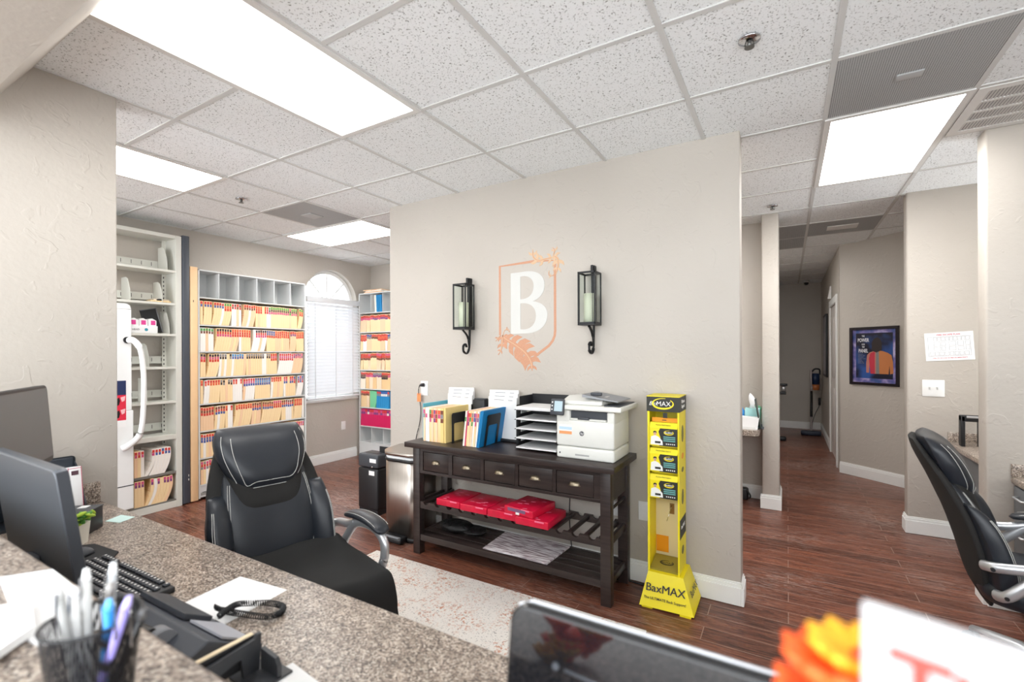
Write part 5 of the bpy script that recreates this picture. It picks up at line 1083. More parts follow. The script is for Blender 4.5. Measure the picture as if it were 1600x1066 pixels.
pens = [((-0.012, 0.0), (-0.05, 0.01), 0.165, 'grey_white', L(206, 206, 204), 'pale grey pen leaning left in the pen cup'), ((0.0, -0.012), (-0.035, -0.02), 0.160, 'silver_grey', L(160, 160, 158), 'silver grey pen at the front of the pen cup'),
        ((-0.005, 0.012), (-0.03, 0.03), 0.170, 'clear_grey', L(196, 200, 204), 'clear grey pen at the back of the pen cup'), ((0.015, 0.005), (0.045, 0.0), 0.155, 'sky_pen', L(30, 140, 214), 'bright blue pen leaning right in the pen cup'),
        ((0.018, -0.006), (0.062, 0.012), 0.158, 'lilac_pen', L(150, 140, 214), 'lilac pen leaning farthest right in the pen cup'), ((-0.016, -0.008), (-0.038, -0.005), 0.15, 'white_pen', L(232, 232, 230), 'white pen with clip at the left of the pen cup'),
        ((0.004, 0.004), (-0.01, 0.02), 0.152, 'grey_pen', L(120, 116, 112), 'dark grey pen in the middle of the pen cup'), ((0.006, 0.015), (0.05, 0.03), 0.128, 'black_pen', L(22, 22, 24), 'black pen slanting right at the back of the pen cup')]
for k, (b0, tp, ln_, nm, col, lb) in enumerate(pens):
    f = thing('pen', lb, 'pen', (cx+b0[0], cy+b0[1], ZU+0.004), 'pens in the mesh cup'); A = Vector((cx+b0[0]*.9, cy+b0[1]*.9, ZU+0.006)); B = Vector((cx+tp[0], cy+tp[1], ZU+ln_*0.85)); d = (B-A)
    MB().tube([A, A+d*0.9], 0.0048, 10).build('barrel', mat(nm, col, 0.3), f); MB().tube([A+d*0.9, B], [0.0052, 0.003], 10).build('cap_end', mat(nm+'_end', tuple(min(1, c*1.5+.1) for c in col[:3])+(1,), 0.3), f)
    MB().box(-0.0012, 0.0012, -0.0065, -0.005, -0.02, 0.02, M=Matrix.Translation(A+d*0.8)).build('clip', CHROME, f)
def upap(cs, z, label, nm='paper_sheet', m=PAPER, th=0.004): return sheet(nm, cs, z, m, label, 'paper sheet', th)
upap([(-1.21, 0.25), (-1.17, 0.31), (-0.86, 0.30), (-0.88, 0.22), (-0.93, 0.215)], ZU, 'loose white papers behind the pen cup on the raised counter', 'paper_stack')
o = upap([(-1.12, 0.10), (-1.02, 0.246), (-0.92, 0.225), (-0.84, 0.13), (-0.88, 0.05)], ZU+0.0045, 'thick white paper pad at the lower left edge of the raised counter', 'paper_pad', th=0.012)
t = thing('counter_sign', 'blurred white sign with red lettering at the bottom right, closest to the camera', 'sign', (0.16, 0.255, ZU))
Msn = Matrix.Translation((0.029, 0.262, 0)) @ Matrix.Rotation(R(-17.8), 4, 'Z'); SGW = mat('sign_white', L(182, 182, 183), 0.85)
MB().box(0, 0.15, -0.004, 0, ZU, 1.3605, 0.0015, M=Msn).build('board', SGW, t); MB().box(-0.004, 0.155, -0.025, 0.02, ZU, ZU+0.012, 0.003, M=Msn).build('foot', SGW, t)
text('lettering', 'Tips', 0.032, Msn @ Matrix.Translation((0.0105, -0.0046, 1.332)) @ Matrix.Rotation(R(90), 4, 'X'), mat('red_ink', L(214, 60, 50), 0.6), t, bold=0.0010, align='LEFT')
# autumn flowers: one bunch beside the sign, one below the frame mirrored in the monitor back
def bunch(x, y, z, label, cols, seed, R_=0.05, n=9):
    t = thing('autumn_flowers', label, 'flowers', (x, y, ZU), 'autumn flowers on the counter'); rr = random.Random(seed)
    MB().lathe((x, y, ZU), [(0.012, 0), (0.014, 0.008), (0.010, 0.012), (0.008, 0.013)]).build('vase', mat('amber_vase', L(210, 110, 40), 0.3), t)
    g = MB(); hd = []
    for k in range(n):
        a = rr.uniform(0, 6.28); d = rr.uniform(0.2, 1)*R_; p = Vector((x+d*math.cos(a), y+d*math.sin(a)*.7, z+rr.uniform(-0.02, 0.02))); hd.append(p); g.tube([(x, y, ZU+0.008), p], 0.0015, 5)
    g.build('stems', mat('stem_green', L(84, 104, 44)), t)
    for k, p in enumerate(hd):
        g = MB(); m_ = cols[k % len(cols)]
        for j in range(9):
            a = j*0.698; g.sphere((0, 0, 0), 0.012, (1.4, 0.7, 0.35), 8, 5, M=Matrix.Translation(p) @ Matrix.Rotation(a, 4, 'Z') @ Matrix.Rotation(R(-35), 4, 'Y') @ Matrix.Translation((0.013, 0, 0)))
        g.sphere(tuple(p), 0.007, (1, 1, 1), 8, 6); g.build('blossom', m_, t)
FO, FY, FR = mat('petal_orange', L(246, 96, 34), 0.6), mat('petal_amber', L(250, 176, 40), 0.6), mat('petal_ochre', L(206, 150, 40), 0.6)
bunch(0.022, 0.290, 1.298, 'orange and amber autumn flowers beside the white sign on the raised counter', [FO, FY, FO], 2, 0.012, 4)
bunch(-0.288, 0.262, 1.090, 'orange and ochre autumn flowers mirrored in the glossy black monitor back', [FR, FO, FO], 4, 0.055, 16)
# ---------------------------------------------------------------- leather office chairs
def lerp(tab, z):
    if z <= tab[0][0]: return tab[0][1]
    for (a, va), (b, vb) in zip(tab, tab[1:]):
        if z <= b: u = (z-a)/(b-a); return va+(vb-va)*u
    return tab[-1][1]
# chair frame: faces +X, width along Y, seat centre at the origin
XB = [(0.34, -0.185), (0.45, -0.235), (0.62, -0.275), (0.75, -0.312), (0.90, -0.370), (1.02, -0.425), (1.10, -0.452)]
HW = [(0.38, 0.205), (0.48, 0.245), (0.60, 0.262), (0.74, 0.262), (0.84, 0.255), (0.93, 0.240), (1.02, 0.220), (1.08, 0.195)]
def backx(z): return lerp(XB, z)
def pad(z0, z1, W, T, base=0.0, off=0.0, pe=0.30, ps=0.35, curve=0.10, nz=22, ns=24, yc=0.0, rnd=0.0, tilt=0.0):
    """padded panel on the backrest: W(z) half width, T thickness, pe/ps rounding of ends/sides"""
    bm = bmesh.new(); F = []; B = []
    for i in range(nz+1):
        u = i/nz; uu = 0.5-0.5*math.cos(math.pi*u); z = z0+(z1-z0)*uu
        e = (max(0, 1-abs(2*uu-1)**(2.4)))**pe; w = W(z)*(1-rnd*(1-min(1, (4*uu*(1-uu))**0.5))); rf, rb = [], []
        for j in range(ns+1):
            s = -math.cos(math.pi*j/ns); th = T*e*(max(0, 1-abs(s)**3.0))**ps; y = yc+s*w
            x0_ = backx(z)+base+curve*(y/0.26)**2*0.55
            rf.append(bm.verts.new((x0_+off+th, y, z))); rb.append(bm.verts.new((x0_-0.012*e*(1-abs(s)**3), y, z)))
        F.append(rf); B.append(rb)
    for i in range(nz):
        for j in range(ns):
            bm.faces.new([F[i][j], F[i][j+1], F[i+1][j+1], F[i+1][j]]); bm.faces.new([B[i][j], B[i+1][j], B[i+1][j+1], B[i][j+1]])
    for a, b in ((0, 0), (nz, 0)):
        for j in range(ns): bm.faces.new([F[a][j], B[a][j], B[a][j+1], F[a][j+1]] if a == 0 else [F[a][j], F[a][j+1], B[a][j+1], B[a][j]])
    for i in range(nz):
        bm.faces.new([F[i][0], F[i+1][0], B[i+1][0], B[i][0]]); bm.faces.new([F[i][ns], B[i][ns], B[i+1][ns], F[i+1][ns]])
    bmesh.ops.remove_doubles(bm, verts=bm.verts[:], dist=0.0008)
    for f in bm.faces: f.smooth = True
    def surf(s, z):
        u = (z-z0)/(z1-z0); e = (max(0, 1-abs(2*u-1)**2.4))**pe; w = W(z)*(1-rnd*(1-min(1, (max(0, 4*u*(1-u)))**0.5))); th = T*e*(max(0, 1-abs(s)**3.0))**ps; y = yc+s*w
        return Vector((backx(z)+base+curve*(y/0.26)**2*0.55+off+th+0.0012, y, z))
    return bm, surf
def chair(label, loc, rz, cloth):
    t = thing('office_chair', label, 'chair', (0, 0, 0), 'black leather office chairs', local=True); n0 = set(bpy.data.objects)
    def B(bm, name, m, parent=t):
        g = MB(); g.bm.free(); g.bm = bm; return g.build(name, m, parent)
    hw = lambda z: lerp(HW, z)
    bm, _ = pad(0.345, 1.085, lambda z: hw(z)*1.0, 0.055, base=-0.035, pe=.3, ps=.3, rnd=0.35); B(bm, 'back_shell', MESHF)
    bm, sf = pad(0.40, 0.905, lambda z: hw(z)*0.80, 0.085, base=0.0, pe=.35, ps=.45, rnd=0.10); cu = B(bm, 'back_cushion', LEATHER)
    g = MB()
    for s in (-0.90, -0.86, 0.86, 0.90): g.tube([sf(s, 0.44+0.42*k/16) for k in range(17)], 0.0013, 5)
    g.build('stitching', THREAD, cu)
    # dark fabric inset below the headrest
    bm, sf2 = pad(0.70, 0.93, lambda z: lerp([(0.70, 0.10), (0.74, 0.15), (0.93, 0.175)], z), 0.085, base=0.006, pe=.35, ps=.35); ins = B(bm, 'fabric_inset', MESHF)
    g = MB(); g.tube([sf2(0.93*math.cos(a), 0.775-0.055*math.sin(a)) for a in [math.pi*k/16 for k in range(17)]], 0.0013, 5); g.build('stitching', THREAD, ins)
    for sd in (-1, 1):
        bm, sb_ = pad(0.40, 0.82, lambda z: lerp([(0.40, 0.035), (0.55, 0.058), (0.70, 0.058), (0.82, 0.040)], z), 0.085, base=0.0, off=0.0, pe=.4, ps=.5, yc=sd*0.222, curve=0.10, rnd=0.15, ns=12); so = B(bm, 'side_bolster', LEATHER)
        g = MB(); g.tube([sb_(0.62*sd, 0.44+0.33*k/12) for k in range(13)], 0.0013, 5).tube([sb_(0.74*sd, 0.44+0.33*k/12) for k in range(13)], 0.0013, 5); g.build('stitching', THREAD, so)
    W2 = lambda z: lerp([(0.80, 0.10), (0.83, 0.135), (0.90, 0.175), (0.98, 0.205), (1.05, 0.215), (1.105, 0.205)], z)
    bm, sh_ = pad(0.80, 1.105, W2, 0.125, base=0.0, pe=.42, ps=.42, rnd=0.12); hd = B(bm, 'head_cushion', LEATHER)
    g = MB()
    for k_, zz in ((0.90, 0.008), (0.72, 0.035)):
        P_ = [sh_(-k_, 1.08-zz*0.4-(0.25-zz)*i/14) for i in range(15)]+[sh_(-k_+2*k_*i/16, 0.83+zz+ (0.012 if i in (0, 16) else 0)) for i in range(1, 16)]+[sh_(k_, 0.83+zz+(0.25-zz-zz*0.4)*i/14) for i in range(15)]
        g.tube(smooth_path([P_[0]]+P_[2::3]+[P_[-1]], 3), 0.0014, 5)
    g.build('stitching', THREAD, hd)
    # seat
    g = MB(); rings = []
    for z, k_ in ((0.385, 0.80), (0.40, 0.95), (0.435, 1.0), (0.47, 0.985), (0.492, 0.93), (0.503, 0.80), (0.508, 0.5), (0.509, 0.05)):
        r_ = []
        for j in range(40):
            a = 2*math.pi*j/40; c_, s_ = math.cos(a), math.sin(a); p_ = 0.42; r_.append(Vector((0.30*k_*abs(c_)**p_*(1 if c_ > 0 else -1)+0.045, 0.285*k_*abs(s_)**p_*(1 if s_ > 0 else -1), z-(0.02*(max(0, c_))**3 if z > 0.45 else 0))))
        rings.append(r_)
    g.rings(rings); st_ = g.build('seat', LEATHER, t)
    # arms
    for sd in (-1, 1):
        y = sd*0.315
        P_ = smooth_path([(-0.20, sd*0.275, 0.455), (-0.17, y, 0.475), (-0.10, y, 0.555), (-0.02, y, 0.628), (0.10, y, 0.652), (0.20, y, 0.635), (0.245, y, 0.585), (0.225, y, 0.50), (0.15, y*0.97, 0.42), (0.05, y*0.85, 0.385)])
        arm = MB().tube(P_, 0.023, 10, flat=0.8).tube(smooth_path([(-0.24, sd*0.275, 0.575), (-0.20, y, 0.588), (-0.10, y, 0.605), (-0.02, y, 0.632)]), 0.022, 10, flat=0.8).build('arm_frame', SILVER, t)
        MB().tube([Vector((-0.215, sd*0.30, 0.582)), Vector((-0.215, sd*(0.30+0.037), 0.582))], 0.008, 8).tube([Vector((-0.175, sd*0.30, 0.470)), Vector((-0.175, sd*(0.30+0.037), 0.470))], 0.008, 8).build('bolt', BLACK, arm)
        g = MB(); pr = []
        AP = smooth_path([(-0.10, y, 0.658), (-0.02, y, 0.674), (0.08, y, 0.682), (0.18, y, 0.672), (0.245, y, 0.648)], 4); n_ = len(AP)
        for i, p in enumerate(AP):
            e = (1-abs(2*i/(n_-1)-1)**4)**0.4*0.98+0.02; pr.append([p+Vector((0, 0.043*e*math.cos(a), 0.020*e*math.sin(a))) for a in [2*math.pi*k/14 for k in range(14)]])
        g.rings(pr); pd = g.build('arm_pad', LEATHER, t)
        MB().tube([p+Vector((0, sd*0.034, 0.013)) for p in AP[2:-2]], 0.0012, 5).tube([p+Vector((0, -sd*0.034, 0.013)) for p in AP[2:-2]], 0.0012, 5).build('stitching', THREAD, pd)
    MB().box(-0.12, 0.12, -0.10, 0.10, 0.345, 0.386, 0.01).cyl((0, 0), 0.028, 0.12, 0.35, 16).cyl((0, 0), 0.040, 0.09, 0.20, 16).build('gas_column', BLACK, t)
    bs = MB().cyl((0, 0), 0.055, 0.075, 0.125, 20).build('hub', SILVER, t)
    for k in range(5):
        a = R(72*k+CH0); d = Vector((math.cos(a), math.sin(a), 0))
        lg = MB().tube([Vector((0, 0, 0.105)), d*0.12+Vector((0, 0, 0.108)), d*0.24+Vector((0, 0, 0.088)), d*0.315+Vector((0, 0, 0.075))], [0.020, 0.019, 0.016, 0.013], 10, flat=1.6).build('leg', SILVER, t)
        n_ = Vector((-d.y, d.x, 0)); c_ = d*0.318+Vector((0, 0, 0.028)); g = MB()
        for s_ in (-0.014, 0.014): g.tube([c_+n_*(s_-0.009), c_+n_*(s_+0.009)], 0.0275, 16)
        g.tube([c_, c_+Vector((0, 0, 0.045))], 0.009, 8); g.build('caster', BLACK, lg)
    if cloth:
        # black cloth draped over the seat, hanging past the front and far edge
        bm = bmesh.new(); NX, NY = 30, 34; V = []; rr = random.Random(9)
        for i in range(NX+1):
            r_ = []
            for j in range(NY+1):
                x = -0.17+0.72*i/NX; y = -0.40+0.84*j/NY; z = 0.520+0.006*math.sin(9*x+5*y)+0.004*math.sin(23*y+3*x)
                ex, ey = x-0.335, abs(y)-0.285; X_, Y_ = x, y
                if ex > 0: X_ = 0.335+0.03*(1-math.exp(-ex*25))+0.012*math.sin(14*y)*min(1, ex*8); z -= ex*0.98+0.004
                if ey > 0:
                    sg = 1 if y > 0 else -1; Y_ = sg*(0.285+0.028*(1-math.exp(-ey*25))+0.010*math.sin(16*x)*min(1, ey*8)); z -= ey*0.95
                z += 0.035*math.exp(-((x+0.17)/0.09)**2)
                r_.append(bm.verts.new((X_, Y_, max(z, 0.30))))
            V.append(r_)
        for i in range(NX):
            for j in range(NY): f = bm.faces.new([V[i][j], V[i+1][j], V[i+1][j+1], V[i][j+1]]); f.smooth = True
        me = bpy.data.meshes.new('cloth'); bm.to_mesh(me); bm.free(); me.materials.append(CLOTH); o = bpy.data.objects.new('seat_cloth', me); C.objects.link(o)
        sm = o.modifiers.new('thick', 'SOLIDIFY'); sm.thickness = 0.004; sm.offset = 1; sb2 = o.modifiers.new('sub', 'SUBSURF'); sb2.levels = 1; sb2.render_levels = 1
        o.location = loc; o.rotation_euler = (0, 0, rz); tag(o, 'black cloth draped over the seat of the chair at the worktop', 'cloth')
    t.location = loc; t.rotation_euler = (0, 0, rz); return t
CH0 = 20
chair('black leather office chair with white stitching standing at the reception worktop', (-1.895, 1.285, 0), R(-13), True)
CH0 = 140
c2 = chair('black leather office chair seen side-on at the right edge, by the grey drawers', (1.0, 2.965, 0), R(-10), False); c2.scale = (1, 1, 0.965)

# ---------------------------------------------------------------- right hand work areas
GD = mat('grey_laminate', L(104, 107, 110), 0.5)
t = thing('desk', 'grey drawer desk with speckled top behind the right hand office chair', 'desk', (1.6, 3.4, 0))
MB().box(1.084, 2.2, 3.37, 3.696, 0.722, 0.76, 0.006).box(1.084, 2.2, 3.68, 3.696, 0.76, 0.83, 0.002).build('top', LAM, t)
MB().box(1.10, 1.55, 3.40, 3.68, 0.06, 0.722).box(2.0, 2.18, 3.40, 3.68, 0.0, 0.722).build('pedestal', GD, t)
for k, (a, b) in enumerate(((0.56, 0.712), (0.33, 0.55), (0.08, 0.32))):
    d = MB().box(1.088, 1.102, 3.41, 3.67, a, b, 0.002).build('drawer', GD, t); MB().tube([(1.086, 3.48, (a+b)/2+0.03), (1.062, 3.49, (a+b)/2+0.03), (1.062, 3.59, (a+b)/2+0.03), (1.086, 3.60, (a+b)/2+0.03)], 0.006, 8).build('drawer_handle', SILVER, d)
t = thing('desk', 'speckled worktop in the nook between the two right hand walls', 'desk', (1.6, 4.5, 0))
MB().box(1.075, 2.2, 3.87, 4.868, 0.722, 0.76, 0.006).box(1.075, 2.2, 4.848, 4.868, 0.76, 0.835, 0.002).build('top', LAM, t); MB().box(1.12, 1.14, 3.9, 4.84, 0.0, 0.722).build('side_panel', GD, t)
t = thing('desktop_stand', 'black two legged monitor riser standing on the nook worktop', 'stand', (1.25, 4.7, 0.76))
g = MB()
for xx in (1.105, 1.205): g.box(xx, xx+0.024, 4.66, 4.72, 0.7605, 0.985, 0.004)
g.box(1.105, 1.45, 4.66, 4.72, 0.945, 0.99, 0.006).box(1.225, 1.50, 4.64, 4.66, 0.90, 0.975, 0.004); g.build('frame', BLACK, t); MB().box(1.135, 1.20, 4.655, 4.662, 0.972, 0.988, 0.002).build('silver_clip', SILVER, t)
# evacuation plan
t = thing('evacuation_plan', 'white evacuation plan sheet with red headings tacked crookedly to the wall', 'sign', (1.085, 4.868, 1.5))
Me = wallM(1.087, 4.868, 1.503) @ Matrix.Rotation(R(3.2), 4, 'Z')
MB().box(-0.143, 0.143, -0.110, 0.110, 0, 0.0015, M=Me).build('sheet', PAPER, t)
g = MB(); INK = mat('grey_ink', L(150, 152, 158), 0.7)
def rc(a, b, c, d, w=0.0018):
    g.box(a, c, b, b+w, 0.0015, 0.0018, M=Me).box(a, c, d-w, d, 0.0015, 0.0018, M=Me).box(a, a+w, b, d, 0.0015, 0.0018, M=Me).box(c-w, c, b, d, 0.0015, 0.0018, M=Me)
rc(-0.125, -0.075, 0.125, 0.078)
for k in range(9): rc(-0.09+k*0.0235, 0.045, -0.069+k*0.0235, 0.074)
for a, b in ((-0.09, -0.05), (-0.045, -0.02), (0.0, 0.04), (0.05, 0.085), (0.095, 0.12)): rc(a, 0.005, b, 0.038); rc(a, -0.03, b, 0.0)
for k in range(8): rc(-0.115+k*0.029, -0.07, -0.09+k*0.029, -0.042)
g.build('floor_plan_lines', INK, t); RI = mat('dull_red_ink', L(190, 60, 90), 0.7)
text('heading', 'FIRE ESCAPE PLAN', 0.017, Me @ Matrix.Translation((0, 0.092, 0.0017)), RI, t, bold=0.0003); text('footer', 'CALL 911 IN CASE OF FIRE OR EMERGENCY', 0.0105, Me @ Matrix.Translation((0, -0.090, 0.0017)), RI, t, bold=0.0002)
# framed poster on the angled wall
ta = (Vector(AW1)-Vector(AW0)).normalized(); az = math.atan2(ta.y, ta.x); pc = Vector(AW0)+ta*0.390
MP = Matrix.Translation((pc.x+ta.y*0.0, pc.y, 1.41)) @ Matrix.Rotation(az, 4, 'Z') @ Matrix.Rotation(R(90), 4, 'X')
t = thing('framed_poster', 'black framed poster of a back view figure on the angled wall', 'poster', (pc.x, pc.y-0.01, 1.41))
W_, H_ = 0.2625, 0.332
g = MB().box(-W_, W_, H_-0.03, H_, 0, 0.02, M=MP).box(-W_, W_, -H_, -H_+0.03, 0, 0.02, M=MP).box(-W_, -W_+0.03, -H_+0.03, H_-0.03, 0, 0.02, M=MP).box(W_-0.03, W_, -H_+0.03, H_-0.03, 0, 0.02, M=MP); g.build('frame', mat('black_frame', L(26, 18, 24), 0.35), t)
pm_, n_, l_, b_, tc_ = nodes('poster_border'); q_ = n_.new('ShaderNodeTexNoise'); q_.inputs['Scale'].default_value = 9; l_.new(tc_.outputs['Object'], q_.inputs['Vector']); r_ = ramp(n_, (0.35, L(60, 84, 140)), (0.5, L(120, 110, 170)), (0.65, L(190, 180, 216))); l_.new(q_.outputs['Fac'], r_.inputs[0]); l_.new(r_.outputs[0], b_.inputs['Base Color'])
pb_, n_, l_, b_, tc_ = nodes('poster_field'); q_ = n_.new('ShaderNodeTexNoise'); q_.inputs['Scale'].default_value = 5; l_.new(tc_.outputs['Object'], q_.inputs['Vector']); r_ = ramp(n_, (0.45, L(12, 14, 40)), (0.7, L(44, 84, 156))); l_.new(q_.outputs['Fac'], r_.inputs[0]); l_.new(r_.outputs[0], b_.inputs['Base Color'])
MB().box(-W_+0.03, W_-0.03, -H_+0.03, H_-0.03, 0, 0.006, M=MP).build('border', pm_, t); MB().box(-0.195, 0.20, -0.255, 0.262, 0.006, 0.0065, M=MP).build('field', pb_, t)
def cut(poly, z, name, m): MB().prism(poly, 0.0065, 0.0065+z, 'z', M=MP).build(name, m, t)
SK = mat('poster_skin', L(196, 122, 70), 0.6)
cut([(0.06, 0.06), (0.10, 0.055), (0.15, 0.035), (0.185, 0.01), (0.20, -0.07), (0.205, -0.19), (0.17, -0.20), (0.165, -0.10), (0.155, -0.20), (0.04, -0.20), (0.04, 0.06)], 0.0003, 'skin_half', SK)
cut([(0.04, 0.06), (0.0, 0.055), (-0.045, 0.04), (-0.07, 0.01), (-0.08, -0.08), (-0.08, -0.19), (-0.05, -0.19), (-0.045, -0.09), (-0.035, -0.20), (0.03, -0.20)], 0.0003, 'arm_side', mat('poster_skin_pale', L(190, 120, 104), 0.6))
cut([(0.012, 0.052), (-0.035, 0.03), (-0.05, -0.03), (-0.035, -0.20), (0.012, -0.20)], 0.0006, 'muscle_half', mat('poster_red', L(196, 50, 70), 0.6))
cut([(0.025, 0.06), (0.055, 0.06), (0.06, -0.20), (0.025, -0.20)], 0.0008, 'spine', mat('poster_spine', L(128, 128, 128), 0.6))
cut([(0.0+0.052*math.cos(k*math.pi/10)+0.035, 0.135+0.075*math.sin(k*math.pi/10)) for k in range(11)]+[(-0.02, 0.06), (0.03, 0.04), (0.085, 0.065)], 0.0011, 'hair', mat('poster_hair', L(44, 34, 34), 0.6))
WTX = mat('poster_white', L(226, 226, 232), 0.6)
for tx, z, sz, b in (('THE', 0.228, 0.028, 0.0006), ('POWER', 0.180, 0.058, 0.0012), ('IS IN', 0.133, 0.026, 0.0006), ('THE', 0.103, 0.026, 0.0006), ('PANEL', 0.058, 0.058, 0.0012)): text('lettering', tx, sz, MP @ Matrix.Translation((-0.112, z, 0.0078)), WTX, t, bold=b, sx=0.62)
text('small_lettering', 'Muscles,\nnerves and\nthe spine\nsupport you.\nBetter\nposture,\nbetter life', 0.017, MP @ Matrix.Translation((-0.17, -0.03, 0.0070)), MGREY, t, align='LEFT')
# ---------------------------------------------------------------- alcove desk
t = thing('alcove_desk', 'speckled worktop with rounded end in the alcove behind the slim column', 'desk', (-0.7, 4.95, 0))
P_ = [(-1.19, 4.66), (-0.27, 4.66)]+[(-0.27+0.05*math.sin(a), 4.71-0.05*math.cos(a)) for a in [k*math.pi/10 for k in range(1, 6)]]+[(-0.22, 5.232), (-1.19, 5.232)]
MB().prism(P_, 0.715, 0.762, 'z').build('top', LAM, t); MB().box(-1.15, -1.12, 4.72, 5.2, 0, 0.715).build('side_panel', GD, t)
o = thing('card_tray', 'white open box on the alcove desk with a tissue box behind it', 'box', (-0.31, 4.78, 0.762))
MB().prism([(-0.43, 0.763), (-0.235, 0.763), (-0.220, 0.868), (-0.43, 0.875)], 4.73, 4.83, 'y').build('body', PAPER, o); MB().box(-0.43, -0.25, 4.725, 4.73, 0.763, 0.785).build('base_trim', mat('ivory_trim', L(226, 226, 224)), o)
t = thing('tissue_box', 'aqua tissue box with a white tissue rising on the alcove desk', 'tissue box', (-0.28, 4.92, 0.762))
MB().box(-0.345, -0.225, 4.86, 4.98, 0.7625, 0.935, 0.003).build('carton', mat('aqua_card', L(170, 222, 222), 0.6), t)
MB().rings([[Vector((-0.285+a*c_+o_, 4.92+b*s_, z)) for c_, s_ in [(math.cos(k*math.pi/5), math.sin(k*math.pi/5)) for k in range(10)]] for a, b, o_, z in ((0.028, 0.02, 0, 0.934), (0.018, 0.012, 0.0, 0.965), (0.032, 0.016, 0.0, 1.01), (0.022, 0.008, -0.01, 1.045), (0.003, 0.003, -0.018, 1.075))]).build('tissue', PAPER, t)
o = MB().lathe((-0.372, 4.895, 0.763), [(0.022, 0.0), (0.024, 0.06), (0.024, 0.15), (0.012, 0.16), (0.010, 0.175)]).build('blue_bottle', mat('bottle_blue', L(58, 140, 210), 0.35)); tag(o, 'small blue bottle beside the aqua tissue box', 'bottle')
o = MB().sphere((-0.245, 5.05, 0.92), 0.035, (1, 1, 0.9)).cyl((-0.245, 5.05), 0.03, 0.763, 0.90, 14).build('green_cup', mat('cup_green', L(110, 176, 140), 0.4)); tag(o, 'green domed canister behind the aqua tissue box', 'canister')
t = thing('tablet_stand', 'thin black tablet leaning upright at the right end of the alcove desk', 'tablet', (-0.215, 4.86, 0.762))
Mt = Matrix.Translation((-0.208, 4.80, 0.77)) @ Matrix.Rotation(R(-9), 4, 'Y')
MB().box(-0.008, 0.002, -0.06, 0.08, 0, 0.27, 0.002, M=Mt).build('tablet', mat('tablet_black', L(30, 44, 38), 0.3), t); MB().box(-0.225, -0.185, 4.78, 4.88, 0.7625, 0.775, 0.002).box(-0.235, -0.20, 4.83, 4.86, 0.775, 0.80).build('base', DGREY, t)
o = thing('bag', 'small black bag on the floor under the alcove desk', 'bag', (-0.37, 5.18, 0))
MB().box(-0.46, -0.335, 5.12, 5.20, 0.001, 0.12, 0.02, seg=3).build('body', BLACK, o); MB().tube(smooth_path([(-0.35, 5.12, 0.11), (-0.325, 5.10, 0.08), (-0.315, 5.10, 0.05), (-0.33, 5.10, 0.03)]), 0.008, 6).build('strap', BLACK, o)
# ---------------------------------------------------------------- corridor
t = thing('stick_vacuum', 'blue and orange cordless stick vacuum standing against the end wall of the corridor', 'vacuum cleaner', (0.37, 9.7, 0))
VB = mat('vacuum_navy', L(30, 52, 88), 0.4)
MB().box(0.20, 0.50, 9.58, 9.72, 0.002, 0.08, 0.02, seg=3).build('floor_head', mat('vacuum_head', L(36, 44, 62), 0.4), t)
MB().tube([(0.355, 9.68, 0.07), (0.362, 9.80, 0.30)], 0.018, 10).tube([(0.375, 10.05, 0.74), (0.378, 10.07, 0.84)], 0.022, 10).build('joint_tube', mat('vacuum_silver', L(176, 166, 166), 0.35, 0.3), t)
MB().tube([(0.362, 9.80, 0.30), (0.375, 10.05, 0.74)], 0.020, 10).build('wand', BLACK, t)
MB().box(0.355, 0.385, 10.04, 10.16, 0.82, 1.12, 0.01).build('spine', mat('vacuum_silver', L(176, 166, 166)), t)
MB().cyl((0.44, 10.12), 0.062, 0.86, 1.06, 18).build('motor_body', VB, t); MB().cyl((0.44, 10.12), 0.06, 0.76, 0.858, 18).build('dust_bin', mat('vacuum_orange', L(196, 116, 66), 0.35), t)
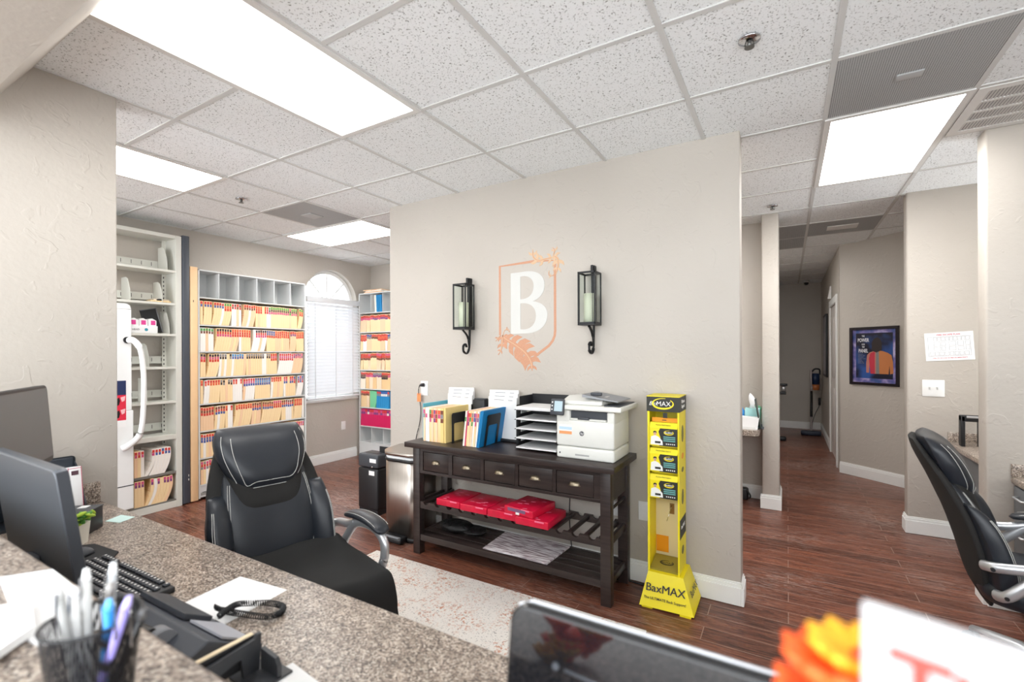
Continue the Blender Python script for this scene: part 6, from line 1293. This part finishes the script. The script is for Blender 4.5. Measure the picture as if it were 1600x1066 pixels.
MB().tube(smooth_path([(0.385, 10.12, 1.09), (0.43, 10.12, 1.14), (0.50, 10.12, 1.13), (0.505, 10.12, 1.04)]), 0.014, 8).build('handle', BLACK, t)
t = thing('power_cord', 'thin black charging cord hanging on the corridor wall beside the stick vacuum', 'cord', (0.50, 10.3, 0.5)); MB().tube(smooth_path([(0.515, 10.36, 0.52), (0.50, 10.33, 0.44), (0.44, 10.30, 0.30), (0.40, 10.28, 0.15), (0.39, 10.27, 0.02)]), 0.006, 6).box(0.49, 0.53, 10.34, 10.379, 0.46, 0.60, 0.01).build('cable', BLACK, t)
t = thing('equipment_stand', 'dark metal pole stand partly hidden behind the slim column in the corridor', 'stand', (-0.13, 8.8, 0))
MB().tube([(-0.13, 8.85, 0.03), (-0.13, 8.85, 1.50)], 0.02, 10).build('pole', SILVER, t); MB().box(-0.20, -0.02, 8.80, 8.90, 0.0, 0.07, 0.02).build('base', BLACK, t)
MB().box(-0.16, 0.0, 8.80, 8.90, 0.90, 0.935, 0.006).box(-0.16, -0.02, 8.80, 8.90, 0.76, 0.80, 0.006).box(-0.165, -0.14, 8.80, 8.90, 0.76, 0.92).build('bracket', BLACK, t); MB().cyl((-0.055, 8.85), 0.03, 0.80, 0.90, 14).build('bottle_holder', SILVER, t)
MB().box(-0.155, -0.105, 8.82, 8.88, 1.12, 1.30, 0.01).build('clamp', BLACK, t)
t = thing('corridor_picture', 'dark framed picture on the right wall of the corridor beyond the door', 'picture', (0.54, 9.3, 1.6))
MB().box(0.515, 0.545, 8.75, 9.35, 1.06, 2.05, 0.003).build('frame', BLACK, t); MB().box(0.512, 0.5149, 8.79, 9.31, 1.10, 2.01).build('canvas', mat('pale_print', L(150, 146, 150), 0.5, var=0.5, vscale=6), t)
t = thing('wall_sign_plate', 'small pale sign projecting above the corridor door', 'sign', (0.52, 8.2, 2.3))
MB().prism([(0.545, 2.22), (0.50, 2.22), (0.515, 2.30), (0.53, 2.40), (0.545, 2.40)], 8.10, 8.11, 'y').build('plate', PAPER, t)
